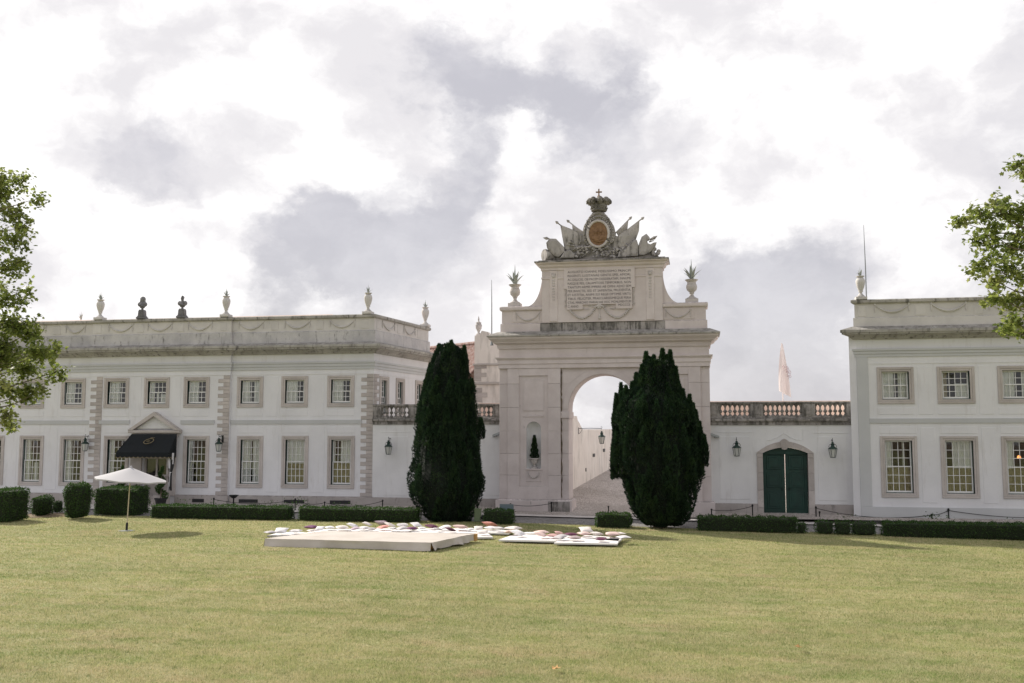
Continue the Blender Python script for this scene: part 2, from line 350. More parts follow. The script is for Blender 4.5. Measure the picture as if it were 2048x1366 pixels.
# ------------------------------------------------------------------ mesh helpers
class MB:
    def __init__(s): s.v = []; s.f = []
    def add(s, vs, fs):
        o = len(s.v); s.v += [tuple(v) for v in vs]; s.f += [tuple(i+o for i in f) for f in fs]; return s
    def box(s, x0, x1, y0, y1, z0, z1, bev=0.0):
        if bev <= 0:
            return s.add([(x, y, z) for z in (z0, z1) for y in (y0, y1) for x in (x0, x1)],
                  [(0, 2, 3, 1), (4, 5, 7, 6), (0, 1, 5, 4), (2, 6, 7, 3), (0, 4, 6, 2), (1, 3, 7, 5)])
        # chamfered front edges (front = y0)
        b = bev
        vs = [(x0+b, y0, z0+b), (x1-b, y0, z0+b), (x1-b, y0, z1-b), (x0+b, y0, z1-b),
              (x0, y0+b, z0), (x1, y0+b, z0), (x1, y0+b, z1), (x0, y0+b, z1),
              (x0, y1, z0), (x1, y1, z0), (x1, y1, z1), (x0, y1, z1)]
        fs = [(0, 1, 2, 3)] + [(i, 4+i, 4+(i+1) % 4, (i+1) % 4) for i in range(4)] + [(4+i, 8+i, 8+(i+1) % 4, 4+(i+1) % 4) for i in range(4)] + [(11, 10, 9, 8)]
        return s.add(vs, fs)
    def prism(s, poly, y0, y1):
        """poly of (x,z) extruded from y0 to y1"""
        n = len(poly)
        vs = [(x, y0, z) for x, z in poly] + [(x, y1, z) for x, z in poly]
        return s.add(vs, [tuple(range(n)), tuple(range(2*n-1, n-1, -1))] + [(i, n+i, n+(i+1) % n, (i+1) % n) for i in range(n)])
    def slab(s, poly, z0, z1):
        n = len(poly)
        vs = [(x, y, z0) for x, y in poly] + [(x, y, z1) for x, y in poly]
        return s.add(vs, [tuple(range(n-1, -1, -1)), tuple(range(n, 2*n))] + [(i, (i+1) % n, n+(i+1) % n, n+i) for i in range(n)])
    def sweep(s, prof, path):
        n = len(prof); P = [Vector(p) for p in path]; rings = []
        for i, p in enumerate(P):
            ns = []
            for a, b in ((i-1, i), (i, i+1)):
                if 0 <= a and b < len(P):
                    d = (P[b]-P[a]).normalized(); ns.append(Vector((d.y, -d.x)))
            m_ = ns[0] if len(ns) == 1 else (ns[0]+ns[1])/(1+ns[0].dot(ns[1]))
            rings.append([(p.x+m_.x*o, p.y+m_.y*o, z) for o, z in prof])
        vs = [v for r in rings for v in r]; fs = []
        for i in range(len(P)-1):
            for j in range(n):
                k = (j+1) % n
                fs.append((i*n+j, i*n+k, (i+1)*n+k, (i+1)*n+j))
        fs += [tuple(range(n-1, -1, -1)), tuple(range((len(P)-1)*n, len(P)*n))]
        return s.add(vs, fs)
    def lathe(s, prof, c=(0, 0, 0), seg=12, caps=True):
        n = len(prof)
        vs = [(c[0]+r*math.cos(2*math.pi*k/seg), c[1]+r*math.sin(2*math.pi*k/seg), c[2]+z) for k in range(seg) for r, z in prof]
        fs = [(k*n+j, ((k+1) % seg)*n+j, ((k+1) % seg)*n+j+1, k*n+j+1) for k in range(seg) for j in range(n-1)]
        if caps:
            fs.append(tuple(k*n for k in range(seg-1, -1, -1))); fs.append(tuple(k*n+n-1 for k in range(seg)))
        return s.add(vs, fs)
    def tube(s, pts, rad, seg=6):
        P = [Vector(p) for p in pts]; n = len(P)
        rad = rad if isinstance(rad, (list, tuple)) else [rad]*n
        vs = []
        for i, p in enumerate(P):
            d = (P[min(i+1, n-1)]-P[max(i-1, 0)]).normalized()
            u = d.cross(Vector((0, 0, 1)) if abs(d.z) < 0.9 else Vector((1, 0, 0))).normalized(); w = d.cross(u)
            vs += [tuple(p+(u*math.cos(2*math.pi*k/seg)+w*math.sin(2*math.pi*k/seg))*rad[i]) for k in range(seg)]
        fs = [(i*seg+k, i*seg+(k+1) % seg, (i+1)*seg+(k+1) % seg, (i+1)*seg+k) for i in range(n-1) for k in range(seg)]
        fs += [tuple(range(seg-1, -1, -1)), tuple((n-1)*seg+k for k in range(seg))]
        return s.add(vs, fs)
    def ell(s, c, r, seg=8, rings=6, rot=None):
        vs, fs = [], []
        for i in range(rings+1):
            t = math.pi*i/rings
            for k in range(seg):
                a = 2*math.pi*k/seg
                v = Vector((r[0]*math.sin(t)*math.cos(a), r[1]*math.sin(t)*math.sin(a), r[2]*math.cos(t)))
                if rot is not None: v = rot @ v
                vs.append((c[0]+v.x, c[1]+v.y, c[2]+v.z))
        for i in range(rings):
            for k in range(seg):
                fs.append((i*seg+k, (i+1)*seg+k, (i+1)*seg+(k+1) % seg, i*seg+(k+1) % seg))
        return s.add(vs, fs)
    def mesh(s, name, mat, smooth=False):
        me = bpy.data.meshes.new(name)
        me.from_pydata(s.v, [], s.f)
        me.materials.append(M[mat] if isinstance(mat, str) else mat)
        if smooth:
            me.shade_smooth()
            me.set_sharp_from_angle(angle=R(42))
        me.update()
        return me
PW = {}
def link(o, parent=None, world=(0, 0, 0), rotz=0.0):
    COL.objects.link(o)
    w = Vector(world)
    if parent is not None:
        o.parent = parent; pl, pr = PW[parent.name]
        loc = w - pl; loc.rotate(Matrix.Rotation(-pr, 3, 'Z')); o.location = loc
        o.rotation_euler = (0, 0, rotz-pr)
    else:
        o.location = w; o.rotation_euler = (0, 0, rotz)
    PW[o.name] = (w, rotz)
    return o
def tag(o, label, cat, group=None, kind=None):
    if label: o['label'] = label
    if cat: o['category'] = cat
    if group: o['group'] = group
    if kind: o['kind'] = kind
    return o
def thing(name, label, cat, loc=(0, 0, 0), rotz=0.0, group=None):
    o = bpy.data.objects.new(name, None); o.empty_display_size = 0.3
    link(o, None, loc, rotz)
    return tag(o, label, cat, group)
def put(name, mb, mat, parent=None, loc=(0, 0, 0), rotz=0.0, smooth=False):
    """world-placed mesh object; mb is an MB or a shared mesh"""
    me = mb.mesh(name, mat, smooth) if isinstance(mb, MB) else mb
    return link(bpy.data.objects.new(name, me), parent, loc, rotz)
def sub(name, mb, mat, parent, off=(0, 0, 0), smooth=False, rot=None):
    """mesh object placed in its parent's own coordinates"""
    me = mb.mesh(name, mat, smooth) if isinstance(mb, MB) else mb
    o = bpy.data.objects.new(name, me); COL.objects.link(o); o.parent = parent; o.location = off
    if rot: o.rotation_euler = rot
    pl, pr = PW.get(parent.name, (Vector((0, 0, 0)), 0.0))
    w = Vector(off); w.rotate(Matrix.Rotation(pr, 3, 'Z')); PW[o.name] = (pl+w, pr)
    return o
def copy_tree(o, parent=None):
    c = o.copy(); COL.objects.link(c); c.parent = parent
    for ch in list(o.children): copy_tree(ch, c)
    return c
def cloud(name, pos, ax, side, length, width, mat, parent=None, rnd=None, shape='rhomb', loc=None):
    """many small leaves as one mesh: pos Nx3 base points, ax long axis, side cross axis (unit vectors)"""
    n = len(pos)
    L_ = np.asarray(length).reshape(-1, 1)*np.ones((n, 1)); W_ = np.asarray(width).reshape(-1, 1)*np.ones((n, 1))
    if shape == 'rhomb':
        T = [(0, 0), (.5, .5), (1, 0), (.5, -.5)]; F = [(0, 1, 2, 3)]
    elif shape == 'tri':
        T = [(0, -.5), (1, 0), (0, .5)]; F = [(0, 1, 2)]
    else:  # lobed plane-tree leaf
        T = [(0, 0), (.10, .52), (.38, .30), (.55, .60), (.70, .22), (1.05, 0), (.70, -.22), (.55, -.60), (.38, -.30), (.10, -.52)]
        F = [(0, 1, 2), (0, 2, 3, 4), (0, 4, 5, 6), (0, 6, 7, 8), (0, 8, 9)]
    k = len(T)
    V = np.stack([pos + ax*L_*a + side*W_*b for a, b in T], 1).reshape(-1, 3)
    base = (np.arange(n)*k)[:, None]
    loops = np.concatenate([np.array([i for f in F for i in f])[None, :]+base], 1).reshape(-1)
    sizes = np.tile(np.array([len(f) for f in F]), n)
    me = bpy.data.meshes.new(name)
    me.vertices.add(len(V)); me.vertices.foreach_set('co', V.astype(np.float32).ravel())
    me.loops.add(len(loops)); me.loops.foreach_set('vertex_index', loops.astype(np.int32))
    me.polygons.add(len(sizes)); me.polygons.foreach_set('loop_start', np.concatenate([[0], np.cumsum(sizes)[:-1]]).astype(np.int32))
    me.polygons.foreach_set('loop_total', sizes.astype(np.int32))
    me.update(calc_edges=True)
    r = rng.random(n) if rnd is None else rnd
    a = me.attributes.new('rnd', 'FLOAT', 'POINT'); a.data.foreach_set('value', np.repeat(r, k).astype(np.float32))
    me.materials.append(M[mat])
    o = bpy.data.objects.new(name, me); COL.objects.link(o)
    if parent is not None:
        o.parent = parent; o.location = -PW[parent.name][0]
    PW[o.name] = (Vector((0, 0, 0)), 0.0)
    return o
def unit(a): return a/np.maximum(np.linalg.norm(a, axis=1, keepdims=True), 1e-9)
def rand_frame(n, bias=None, jitter=1.0):
    ax = rng.normal(size=(n, 3))*jitter
    if bias is not None: ax = ax + bias
    ax = unit(ax); s = unit(np.cross(ax, rng.normal(size=(n, 3))))
    return ax, s
# ------------------------------------------------------------------ ground
def sst(a, b, v):
    t = np.clip((v-a)/(b-a), 0, 1); return t*t*(3-2*t)
def gz(x, y):
    x = np.asarray(x, float); y = np.asarray(y, float)
    return -0.24*np.clip((x+9)/18, 0, 1.25)*sst(20, 40, y)
def gzf(x, y): return float(gz(x, y))
def grid_sheet(name, xs, ys, zf, mat, kind='structure'):
    X, Y = np.meshgrid(xs, ys); Z = zf(X, Y)
    n, m = len(xs), len(ys)
    vs = np.stack([X, Y, Z], -1).reshape(-1, 3).tolist()
    fs = [(j*n+i, j*n+i+1, (j+1)*n+i+1, (j+1)*n+i) for j in range(m-1) for i in range(n-1)]
    o = put(name, MB().add(vs, fs), mat, smooth=True); o['kind'] = kind
    return o
put('ground', MB().box(-1500, 1500, -1500, 1500, -3.0, -1.6), 'soil')['kind'] = 'structure'
LAWN_END = 42.25
xs = np.concatenate([[-140, -90], np.linspace(-60, 50, 56), [80, 140]])
def lawnz(x, y):
    return gz(x, y) + 0.03*np.sin(x*.31+1)*np.sin(y*.23) - 0.012
grid_sheet('lawn', xs, np.concatenate([[-80, -40, -10], np.linspace(2, LAWN_END, 30)]), lawnz, 'lawn')
grid_sheet('driveway', xs, np.linspace(LAWN_END, 47.0, 5), lambda x, y: gz(x, y)-0.03, 'cobble')
grid_sheet('pavement', xs, np.linspace(45.6, 50.5, 4), lambda x, y: gz(x, y)+0.02, 'paving')
RAMP0, RAMPS = 47.0, 0.078
grid_sheet('ramp', np.linspace(-16, 22, 20), np.linspace(46.6, 92, 24), lambda x, y: np.maximum(gz(x, y)+0.026, RAMPS*(y-RAMP0)), 'ramp')
# dry gravel patch between the clipped bushes
p = [gnd(40, 1027), gnd(125, 1026), gnd(150, 1033), gnd(60, 1036)]
o = put('gravel_path', MB().add([(q.x, q.y, 0.012) for q in p], [(0, 1, 2, 3)]), 'soil'); o['kind'] = 'structure'

# ------------------------------------------------------------------ wall with real openings
def wall_holes(u0, u1, z0, z1, holes, reveal=0.22, extra=()):
    """front face at y=0 (facing -y) with rectangular openings and their reveals"""
    mb = MB()
    us = sorted(set([u0, u1]+[h[0] for h in holes]+[h[1] for h in holes]))
    zs = sorted(set([z0, z1]+[h[2] for h in holes]+[h[3] for h in holes]))
    us = [u for u in us if u0 <= u <= u1]; zs = [z for z in zs if z0 <= z <= z1]
    idx = {}
    vs, fs = [], []
    def vid(u, z):
        if (u, z) not in idx: idx[(u, z)] = len(vs); vs.append((u, 0, z))
        return idx[(u, z)]
    for a, b in zip(us[:-1], us[1:]):
        for c, d in zip(zs[:-1], zs[1:]):
            cu, cz = (a+b)/2, (c+d)/2
            if any(h[0] < cu < h[1] and h[2] < cz < h[3] for h in holes): continue
            fs.append((vid(a, c), vid(b, c), vid(b, d), vid(a, d)))
    mb.add(vs, fs)
    for a, b, c, d in holes:
        r = reveal
        mb.add([(a, 0, c), (b, 0, c), (b, 0, d), (a, 0, d), (a, r, c), (b, r, c), (b, r, d), (a, r, d)],
               [(0, 4, 5, 1), (1, 5, 6, 2), (2, 6, 7, 3), (3, 7, 4, 0)])
    return mb
MESH = {}
def cached(key, fn):
    if key not in MESH: MESH[key] = fn()
    return MESH[key]
def pleats(w, h, n=10, amp=0.02, seed=0):
    r = random.Random(seed); mb = MB(); k = max(8, int(n*6)); ph = r.random()*6
    vs = []
    for j in (0, 1):
        for i in range(k+1):
            u = i/k
            vs.append((u*w, amp*math.sin(2*math.pi*n*u+ph+.6*math.sin(7*u+ph))*(1.0 if j else .75), h*j))
    return mb.add(vs, [(i, i+1, k+2+i, k+1+i) for i in range(k)])
FR = 0.205     # stone surround width
def window(parent, loc, rotz, W, H, cols, rows, curtains=(), ears=False, panes=True):
    """loc = bottom centre of the stone surround on the wall face. curtains: (u0,u1,v0,v1,material) in 0..1 of the opening"""
    w, h = W-2*FR, H-2*FR+0.03
    zb = FR-0.01
    key = (round(W, 3), round(H, 3), cols, rows)
    def sash():
        mb = MB(); e = 0.055; mu = 0.026
        x0, x1, z0, z1 = -w/2+.03, w/2-.03, zb+.03, zb+h-.03
        zm = (z0+z1)/2
        for a, b, dy in ((z0, zm+.025, 0.0), (zm-.025, z1, 0.035)):   # lower sash outside of the upper one
            y0, y1 = .115+dy, .145+dy
            mb.box(x0, x0+e, y0, y1, a, b); mb.box(x1-e, x1, y0, y1, a, b)
            mb.box(x0+e, x1-e, y0, y1, a, a+(.075 if a == z0 else .05)); mb.box(x0+e, x1-e, y0, y1, b-.05, b)
            iw = (x1-x0-2*e)
            for i in range(1, cols):
                xx = x0+e+iw*i/cols; mb.box(xx-mu/2, xx+mu/2, y0+.003, y1-.003, a+.05, b-.05)
            for j in range(1, rows//2):
                zz = a+.05+(b-a-.1)*j/(rows//2); mb.box(x0+e, x1-e, y0+.004, y1-.004, zz-mu/2, zz+mu/2)
        return mb.mesh('window', 'white_wood')
    win = put('window', cached(('sash',)+key, sash), None, parent, loc, rotz)
    def surround():
        mb = MB(); f = FR
        for (a, b, y, i0) in ((0, f*.55, -.055, 0), (f*.55, f, -.035, 1)):
            mb.box(-W/2+a, -W/2+b, y, .12, zb if i0 else 0.1, H-a, .012); mb.box(W/2-b, W/2-a, y, .12, zb if i0 else 0.1, H-a, .012)
            mb.box(-W/2+b, W/2-b, y, .12, H-b, H-a, .012)
        return mb.mesh('stone_surround', 'surround')
    sub('stone_surround', cached(('sur',)+key, surround), None, win)
    def sill():
        return MB().box(-W/2, W/2, -.06, .118, 0, .1, .012).box(-W/2+.10, W/2-.10, -.036, .118, .1, zb, .01).mesh('sill', 'surround')
    sub('sill', cached(('sill',)+key, sill), None, win)
    def frame():
        return MB().box(-w/2, -w/2+.03, .09, .2, zb, zb+h).box(w/2-.03, w/2, .09, .2, zb, zb+h).box(-w/2+.03, w/2-.03, .09, .2, zb, zb+.03).box(-w/2+.03, w/2-.03, .09, .2, zb+h-.03, zb+h).mesh('box_frame', 'green_wood')
    sub('box_frame', cached(('frm',)+key, frame), None, win)
    x0, x1, z0, z1 = -w/2+.085, w/2-.085, zb+.03, zb+h-.03
    zm = (z0+z1)/2; pw = (x1-x0)/cols; n2 = rows//2
    if panes:
        for half in (0, 1):
            a, b = (z0+.075, zm-.025) if half == 0 else (zm+.025, z1-.05)
            ph = (b-a)/n2
            pm = cached(('pane', round(pw, 3), round(ph, 3)), lambda: MB().box(-pw/2+.008, pw/2-.008, -.003, .003, -ph/2+.008, ph/2-.008).mesh('pane', 'glass'))
            for i in range(cols):
                for j in range(n2):
                    sub('pane', pm, None, win, (x0+pw*(i+.5), .13+.035*half, a+ph*(j+.5)), rot=(R(random.uniform(-.35, .35)), 0, R(random.uniform(-.35, .35))))
    for q, (u0, u1, v0, v1, cm) in enumerate(curtains):
        sub('curtain', pleats(w*(u1-u0), h*(v1-v0), n=max(2, int(9*(u1-u0))), amp=.022 if cm == 'curtain' else .014, seed=int(loc[0]*37+q)), cm, win,
            (-w/2+w*u0, .215+.03*q, zb+h*v0), smooth=True)
    return win
def hole(c, W, H):
    return (c[0]-W/2+FR, c[0]+W/2-FR, c[2]+FR-.01, c[2]+H-FR+.02)
def panel(parent, x0, x1, z0, z1, Y, mat='plaster', proud=.014, name='wall_panel'):
    put(name, MB().box(x0, x1, Y-proud, Y+.02, z0, z1, .008), mat, parent)
def garland(parent, origin, ux, w, drop, out=(0, -1), mat='parapet', r=.035, name='garland'):
    """swag hanging between two points on a parapet: origin = left knot, ux = plan direction"""
    mb = MB(); ox, oy, oz = origin; d = Vector((ux[0], ux[1], 0)); n = Vector((out[0], out[1], 0))*.02
    pts = []
    for i in range(15):
        t = i/14; sag = drop*(1-(2*t-1)**2)
        pts.append(Vector((ox, oy, oz))+d*(w*t)+n-Vector((0, 0, sag)))
    rad = [r*(.55+.75*math.sin(math.pi*i/14))*(1+.18*(i % 2)) for i in range(15)]
    mb.tube(pts, rad, 6)
    for e in (0, 1):
        q = Vector((ox, oy, oz))+d*(w*e)+n
        mb.ell(q+Vector((0, 0, .02)), (r*1.4, r*1.1, r*1.6), 7, 5)
        mb.tube([q, q+Vector((0, 0, -drop*.55)), q+Vector((0, 0, -drop*1.02))], [r*.5, r*.9, r*.35], 6)
    return put(name, mb, mat, parent, smooth=True)
def quoins(parent, xr, Y, z0, z1, long=.66, short=.36, h=.195, side=-1, rotz=0.0, mat='quoin', name='quoin'):
    """alternating corner stones, flush on their right edge at xr (side=-1: teeth point to -x)"""
    n = int(round((z1-z0)/h)); hh = (z1-z0)/n
    for i in range(n):
        L_ = long if i % 2 == 0 else short
        me = cached(('quoin', L_, round(hh, 3), side, mat), lambda: MB().box(min(0, side*L_), max(0, side*L_), -.032, .05, .004, hh-.004, .012).mesh('quoin', mat))
        put(name, me, None, parent, (xr[0] if isinstance(xr, tuple) else xr, xr[1] if isinstance(xr, tuple) else Y, z0+i*hh), rotz)

# ------------------------------------------------------------------ left palace wing
YL, YC = 49.0, 48.84
def zl(y): return at(700, y, YL).z
def xl(px, y=880): return at(px, y, YL).x
XC = xl(746)                                   # right corner
XE = xl(-230)                                  # far end, outside the frame
XB0, XB1 = xl(181), xl(460)                    # central bay
LW = thing('palace_wing', 'long white two-storey palace wing with stone quoins and black entrance awning', 'building', ((XC+XE)/2, YL, 0))
SD = None
# side wall runs back from the corner; its far top corner is seen at (857,655)
ztop = zl(629)
dd = ray(857, 655); tt = (ztop-HC)/dd.z; far = Vector((dd.x*tt, dd.y*tt)); cor = Vector((XC, YL))
sdir = (far-cor).normalized(); slen = (far-cor).length
SROT = math.atan2(sdir.y, sdir.x)
sn = Vector((sdir.y, -sdir.x))
path = [(XE, YL), (XB0, YL), (XB0, YC), (XB1, YC), (XB1, YL), (XC, YL), (far.x, far.y), (far.x-6, far.y+1.0)]
Z = {k: zl(y) for k, y in dict(top=629, cop=636.5, panb=661, base=684, cor0=691, cor1=699, sof=707, fr=722.5, ar1=726, ar2=732, ar3=738, uptop=748, st1=839.5, st0=847.5, pl=993).items()}
# windows of the front: (photo x-range, upper y-range) ...
UW = [(-62, -16), (42, 89), (122.6, 171.3), (211, 262.7), (291, 343.7), (370, 423), (474, 527), (562.5, 616.8), (654.3, 709.4)]
CUR = {  # upper floor curtains
 0: [(0, .45, 0, 1, 'curtain'), (.7, 1, 0, 1, 'curtain')], 1: [(0, .5, 0, 1, 'curtain'), (.62, 1, 0, 1, 'curtain')], 2: [(0, .42, 0, 1, 'curtain'), (.8, 1, 0, 1, 'curtain')],
 3: [(0, .58, 0, 1, 'curtain')], 4: [(0, .22, 0, 1, 'curtain'), (.35, .5, 0, .5, 'curtain'), (.55, 1, 0, .42, 'curtain')], 5: [(0, .52, 0, 1, 'curtain')],
 6: [(0, .40, 0, 1, 'curtain'), (.62, 1, 0, 1, 'curtain')], 7: [(0, .58, 0, 1, 'curtain'), (.84, 1, 0, 1, 'curtain')], 8: [(0, .56, 0, 1, 'curtain'), (.85, 1, 0, .9, 'blind')]}
LWN = [(-66, -17), (-42+2, 7), (37, 86.8), (119, 167.5), (208.5, 262), (368, 421.4), (472.7, 526), (562.5, 616.8), (654.3, 709.4)]
CURL = {0: [(0, .3, 0, 1, 'curtain')], 1: [(0, .3, 0, 1, 'curtain'), (.8, 1, 0, 1, 'curtain')], 2: [(0, .34, 0, 1, 'curtain'), (.5, .75, 0, .45, 'curtain'), (.86, 1, 0, 1, 'curtain')],
 3: [(0, .36, 0, 1, 'curtain'), (.85, 1, 0, 1, 'curtain')], 4: [(0, .25, 0, 1, 'curtain')], 5: [(0, .18, 0, 1, 'curtain'), (.93, 1, .0, .7, 'curtain')],
 6: [(0, .43, 0, 1, 'curtain'), (.55, 1, 0, 1, 'curtain')], 7: [(0, 1, .46, 1, 'curtain'), (0, 1, 0, .5, 'blind')], 8: [(0, .14, .48, 1, 'curtain'), (.40, 1, .47, 1, 'curtain'), (0, .93, 0, .5, 'blind'), (.93, 1, 0, .47, 'curtain')]}
WU, HU, WL_, HL_ = 1.47, 1.62, 1.47, 2.70
zu, zlo = zl(813.5), zl(977.5)
def seg(x):
    return 'c' if XB0 < x < XB1 else ('l' if x <= XB0 else 'r')
ups = [((xl(a, 780)+xl(b, 780))/2, YC if seg((xl(a)+xl(b))/2) == 'c' else YL, zu) for a, b in UW]
lows = [((xl(a, 930)+xl(b, 930))/2, YC if seg((xl(a)+xl(b))/2) == 'c' else YL, zlo) for a, b in LWN]
DX0, DX1, DZ0, DZ1 = xl(291), xl(339), 0.52, zl(872)    # entrance opening
for key, x0, x1, y in (('l', XE, XB0, YL), ('c', XB0, XB1, YC), ('r', XB1, XC, YL)):
    hs = [hole(c, WU, HU) for c in ups if seg(c[0]) == key] + [hole(c, WL_, HL_) for c in lows if seg(c[0]) == key]
    if key == 'c': hs.append((DX0, DX1, DZ0, DZ1))
    put('wall', wall_holes(x0, x1, 0, Z['cor0'], hs), 'plaster', LW, (0, y, 0))
for xr_ in (XB0, XB1): put('bay_return', MB().box(xr_-.012, xr_+.012, YC+.001, YL+.05, 0, Z['cor0']-.01), 'plaster', LW)
for i, c in enumerate(ups): window(LW, c, 0, WU, HU, 4, 4, CUR.get(i, ()), panes=i > 0)
for i, c in enumerate(lows): window(LW, c, 0, WL_, HL_, 4, 6, CURL.get(i, ()), panes=i > 1)
# side wall (behind the gate wall)
SW = [(768, 758, 808), (800, 762, 808), (838, 766, 808)]
shs, swin = [], []
for px, y0, y1 in SW:
    q = on_line(px, 785, cor, sdir); u = (Vector((q.x, q.y))-cor).length
    swin.append((u, zl(813.5)))
for u, z in swin: shs.append((u-.55+.2, u+.55-.2, z-.35, z+1.62-FR+.02))
put('side_wall', wall_holes(0, slen, 0, Z['cor0'], shs), 'plaster', LW, (XC, YL, 0), SROT)
for k, (u, z) in enumerate(swin):
    q = cor+sdir*u
    window(LW, (q.x, q.y, z-.55), SROT, 1.10, 2.17, 3, 6, [(0, .95, 0, 1, 'curtain')] if k == 0 else [(0, .3, 0, 1, 'curtain')])
# inner dim room, back wall and roof close the volume
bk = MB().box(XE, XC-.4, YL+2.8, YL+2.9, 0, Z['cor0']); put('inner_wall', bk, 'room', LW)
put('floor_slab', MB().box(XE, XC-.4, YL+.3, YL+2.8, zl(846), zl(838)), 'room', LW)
rb = MB().slab([(XE, YL+.45), (XC-.35, YL+.45), (far.x-.4, far.y-.2), (far.x-6, far.y+.8), (XE, far.y+.8)], Z['cor0']-.02, Z['base']); put('flat_roof', rb, 'parapet_base', LW)
put('end_wall', MB().box(XE, XE+.3, YL+.01, YL+7, 0, Z['cor0']-.03), 'plaster', LW)
put('back_wall', MB().box(XE, far.x-6, far.y+.5, far.y+.8, 0, Z['cor0']-.03), 'plaster', LW)
# low tiled hip just showing behind the parapet; its colour paints the pink fringe against the sky
hz = zl(629)+.46
put('hip_roof', MB().add([(XE, YL+1.2, Z['base']), (XC-1.4, YL+1.2, Z['base']), (XC-3.6, YL+3.4, hz), (XE, YL+3.4, hz), (XE, YL+6, Z['base']), (far.x-1.4, YL+6, Z['base'])],
    [(0, 1, 2, 3), (3, 2, 5, 4), (1, 5, 2)]), 'sky_fringe_pink', LW)
# mouldings
def mould(name, prof, mat, parent=LW, p=path): return put(name, MB().sweep(prof, p), mat, parent)
mould('parapet', [(-.30, Z['base']-.02), (.0, Z['base']-.02), (.0, Z['cop']), (-.30, Z['cop'])], 'parapet')
mould('parapet_base', [(-.01, Z['base']-.03), (.07, Z['base']-.03), (.07, Z['panb']-.03), (.05, Z['panb']), (-.01, Z['panb'])], 'parapet_base')
mould('coping', [(-.36, Z['cop']), (.07, Z['cop']), (.12, Z['cop']+.05), (.12, Z['top']-.04), (.05, Z['top']), (-.36, Z['top'])], 'cornice')
mould('cornice', [(-.05, Z['base']+.01), (.10, Z['base']), (.60, Z['cor0']+.02), (.60, Z['cor0']-.09), (.54, Z['cor0']-.12), (.54, Z['cor1']+.03), (.40, Z['cor1']), (.22, Z['sof']+.1), (.12, Z['sof']), (-.05, Z['sof'])], 'cornice')
mould('frieze_band', [(-.02, Z['fr']), (.13, Z['fr']), (.13, Z['ar1']), (.085, Z['ar1']-.02), (.085, Z['ar2']), (.05, Z['ar2']-.02), (.05, Z['ar3']), (-.02, Z['ar3'])], 'grey_paint')
mould('lintel_line', [(-.02, Z['uptop']), (.02, Z['uptop']), (.02, Z['uptop']+.06), (-.02, Z['uptop']+.06)], 'plaster')
sp = [path[0], path[1], path[2], (xl(262), YC)]
for pth in ([(XE, YL), (xl(179), YL)], [(xl(201), YC), (xl(262), YC)], [(xl(364), YC), (xl(431), YC)], [(xl(461), YL), (xl(723), YL)]):
    mould('string_course', [(-.02, Z['st0']), (.05, Z['st0']), (.07, Z['st1']), (-.02, Z['st1'])], 'grey_paint', LW, pth)
for pth in ([(XE, YL), (XB0-.02, YL)], [(XB0-.05, YC), (xl(262), YC)], [(xl(357), YC), (XB1+.05, YC)], [(XB1+.07, YL), (XC+.06, YL)]):
    mould('plinth', [(-.02, -.4), (.09, -.4), (.09, Z['pl']-.05), (.05, Z['pl']), (-.02, Z['pl'])], 'plinth', LW, pth)
# basement vents in the plinth
for a, b in ((389, 412.5), (479, 517), (569, 610), (661, 702)):
    xa, xb = xl(a, 1004), xl(b, 1004); y = YC if a < 460 else YL
    put('basement_vent', MB().box(xa, xb, y-.105, y-.02, zl(1008), zl(1001)), 'black', LW)
# quoin strips
quoins(LW, XB0+.02+.70, YC, Z['pl'], Z['uptop'], side=-1, long=.70, short=.36)
quoins(LW, XB1, YC, Z['pl'], Z['uptop'], side=-1)
quoins(LW, XC, YL, Z['pl'], Z['uptop'], side=-1)
q0 = cor+sdir*.035
quoins(LW, (q0.x, q0.y), None, zl(848), Z['uptop'], side=1, long=.55, short=.30, rotz=SROT)
# plaster panels between and around the windows
allx = sorted(ups, key=lambda c: c[0])
for lst, W_, zt, zb_ in ((ups, WU, zl(751), zl(832)), (lows, WL_, zl(853), zl(986))):
    ls = sorted(lst, key=lambda c: c[0])
    for c in ls:
        if lst is ups: panel(LW, c[0]-W_/2, c[0]+W_/2, zl(831.5), zl(819), c[1])
        else:
            if abs(c[0]-(DX0+DX1)/2) > 2.2 or c[0] > DX1: panel(LW, c[0]-W_/2, c[0]+W_/2, zl(866), zl(853), c[1])
    for a, b in zip(ls[:-1], ls[1:]):
        gap_ = (b[0]-a[0])-W_
        if .6 < gap_ < 1.6 and a[1] == b[1] and not (lst is lows and a[1] == YC):
            panel(LW, a[0]+W_/2+.18, b[0]-W_/2-.18, zb_, zt, a[1])
# parapet garlands and little square panels
gx = []
def garl_front(pxs, Yp):
    for a, b in pxs:
        xa, xb = at(a, 645, Yp).x, at(b, 645, Yp).x
        garland(LW, (xa, Yp-.005, Z['cop']-.10), (1, 0), xb-xa, .36)
garl_front([(133, 171), (478, 527), (570, 620), (660, 709)], YL)
garl_front([(218, 266), (296, 344), (377, 424)], YC)
garl_front([(50, 92)], YL)
for a, b, y in ((108, 122, YL), (190, 203, YC), (275, 288, YC), (355, 368, YC), (441, 454, YC), (461, 474, YL), (543, 557, YL), (633, 647, YL), (722, 738, YL)):
    xa, xb = at(a, 648, y).x, at(b, 648, y).x
    panel(LW, xa, xb, Z['panb']+.10, Z['cop']-.09, y, 'parapet', .02, 'square_panel')
for u0 in (.9, 3.6):
    q = cor+sdir*u0+sn*.01
    garland(LW, (q.x, q.y, Z['cop']-.10), sdir, 1.5, .36, sn)
for u0 in (.25, 2.75, 5.4):
    q = cor+sdir*u0
    put('square_panel', MB().box(0, .5, -.02, .02, Z['panb']+.10, Z['cop']-.09, .006), 'parapet', LW, (q.x, q.y, 0), SROT)
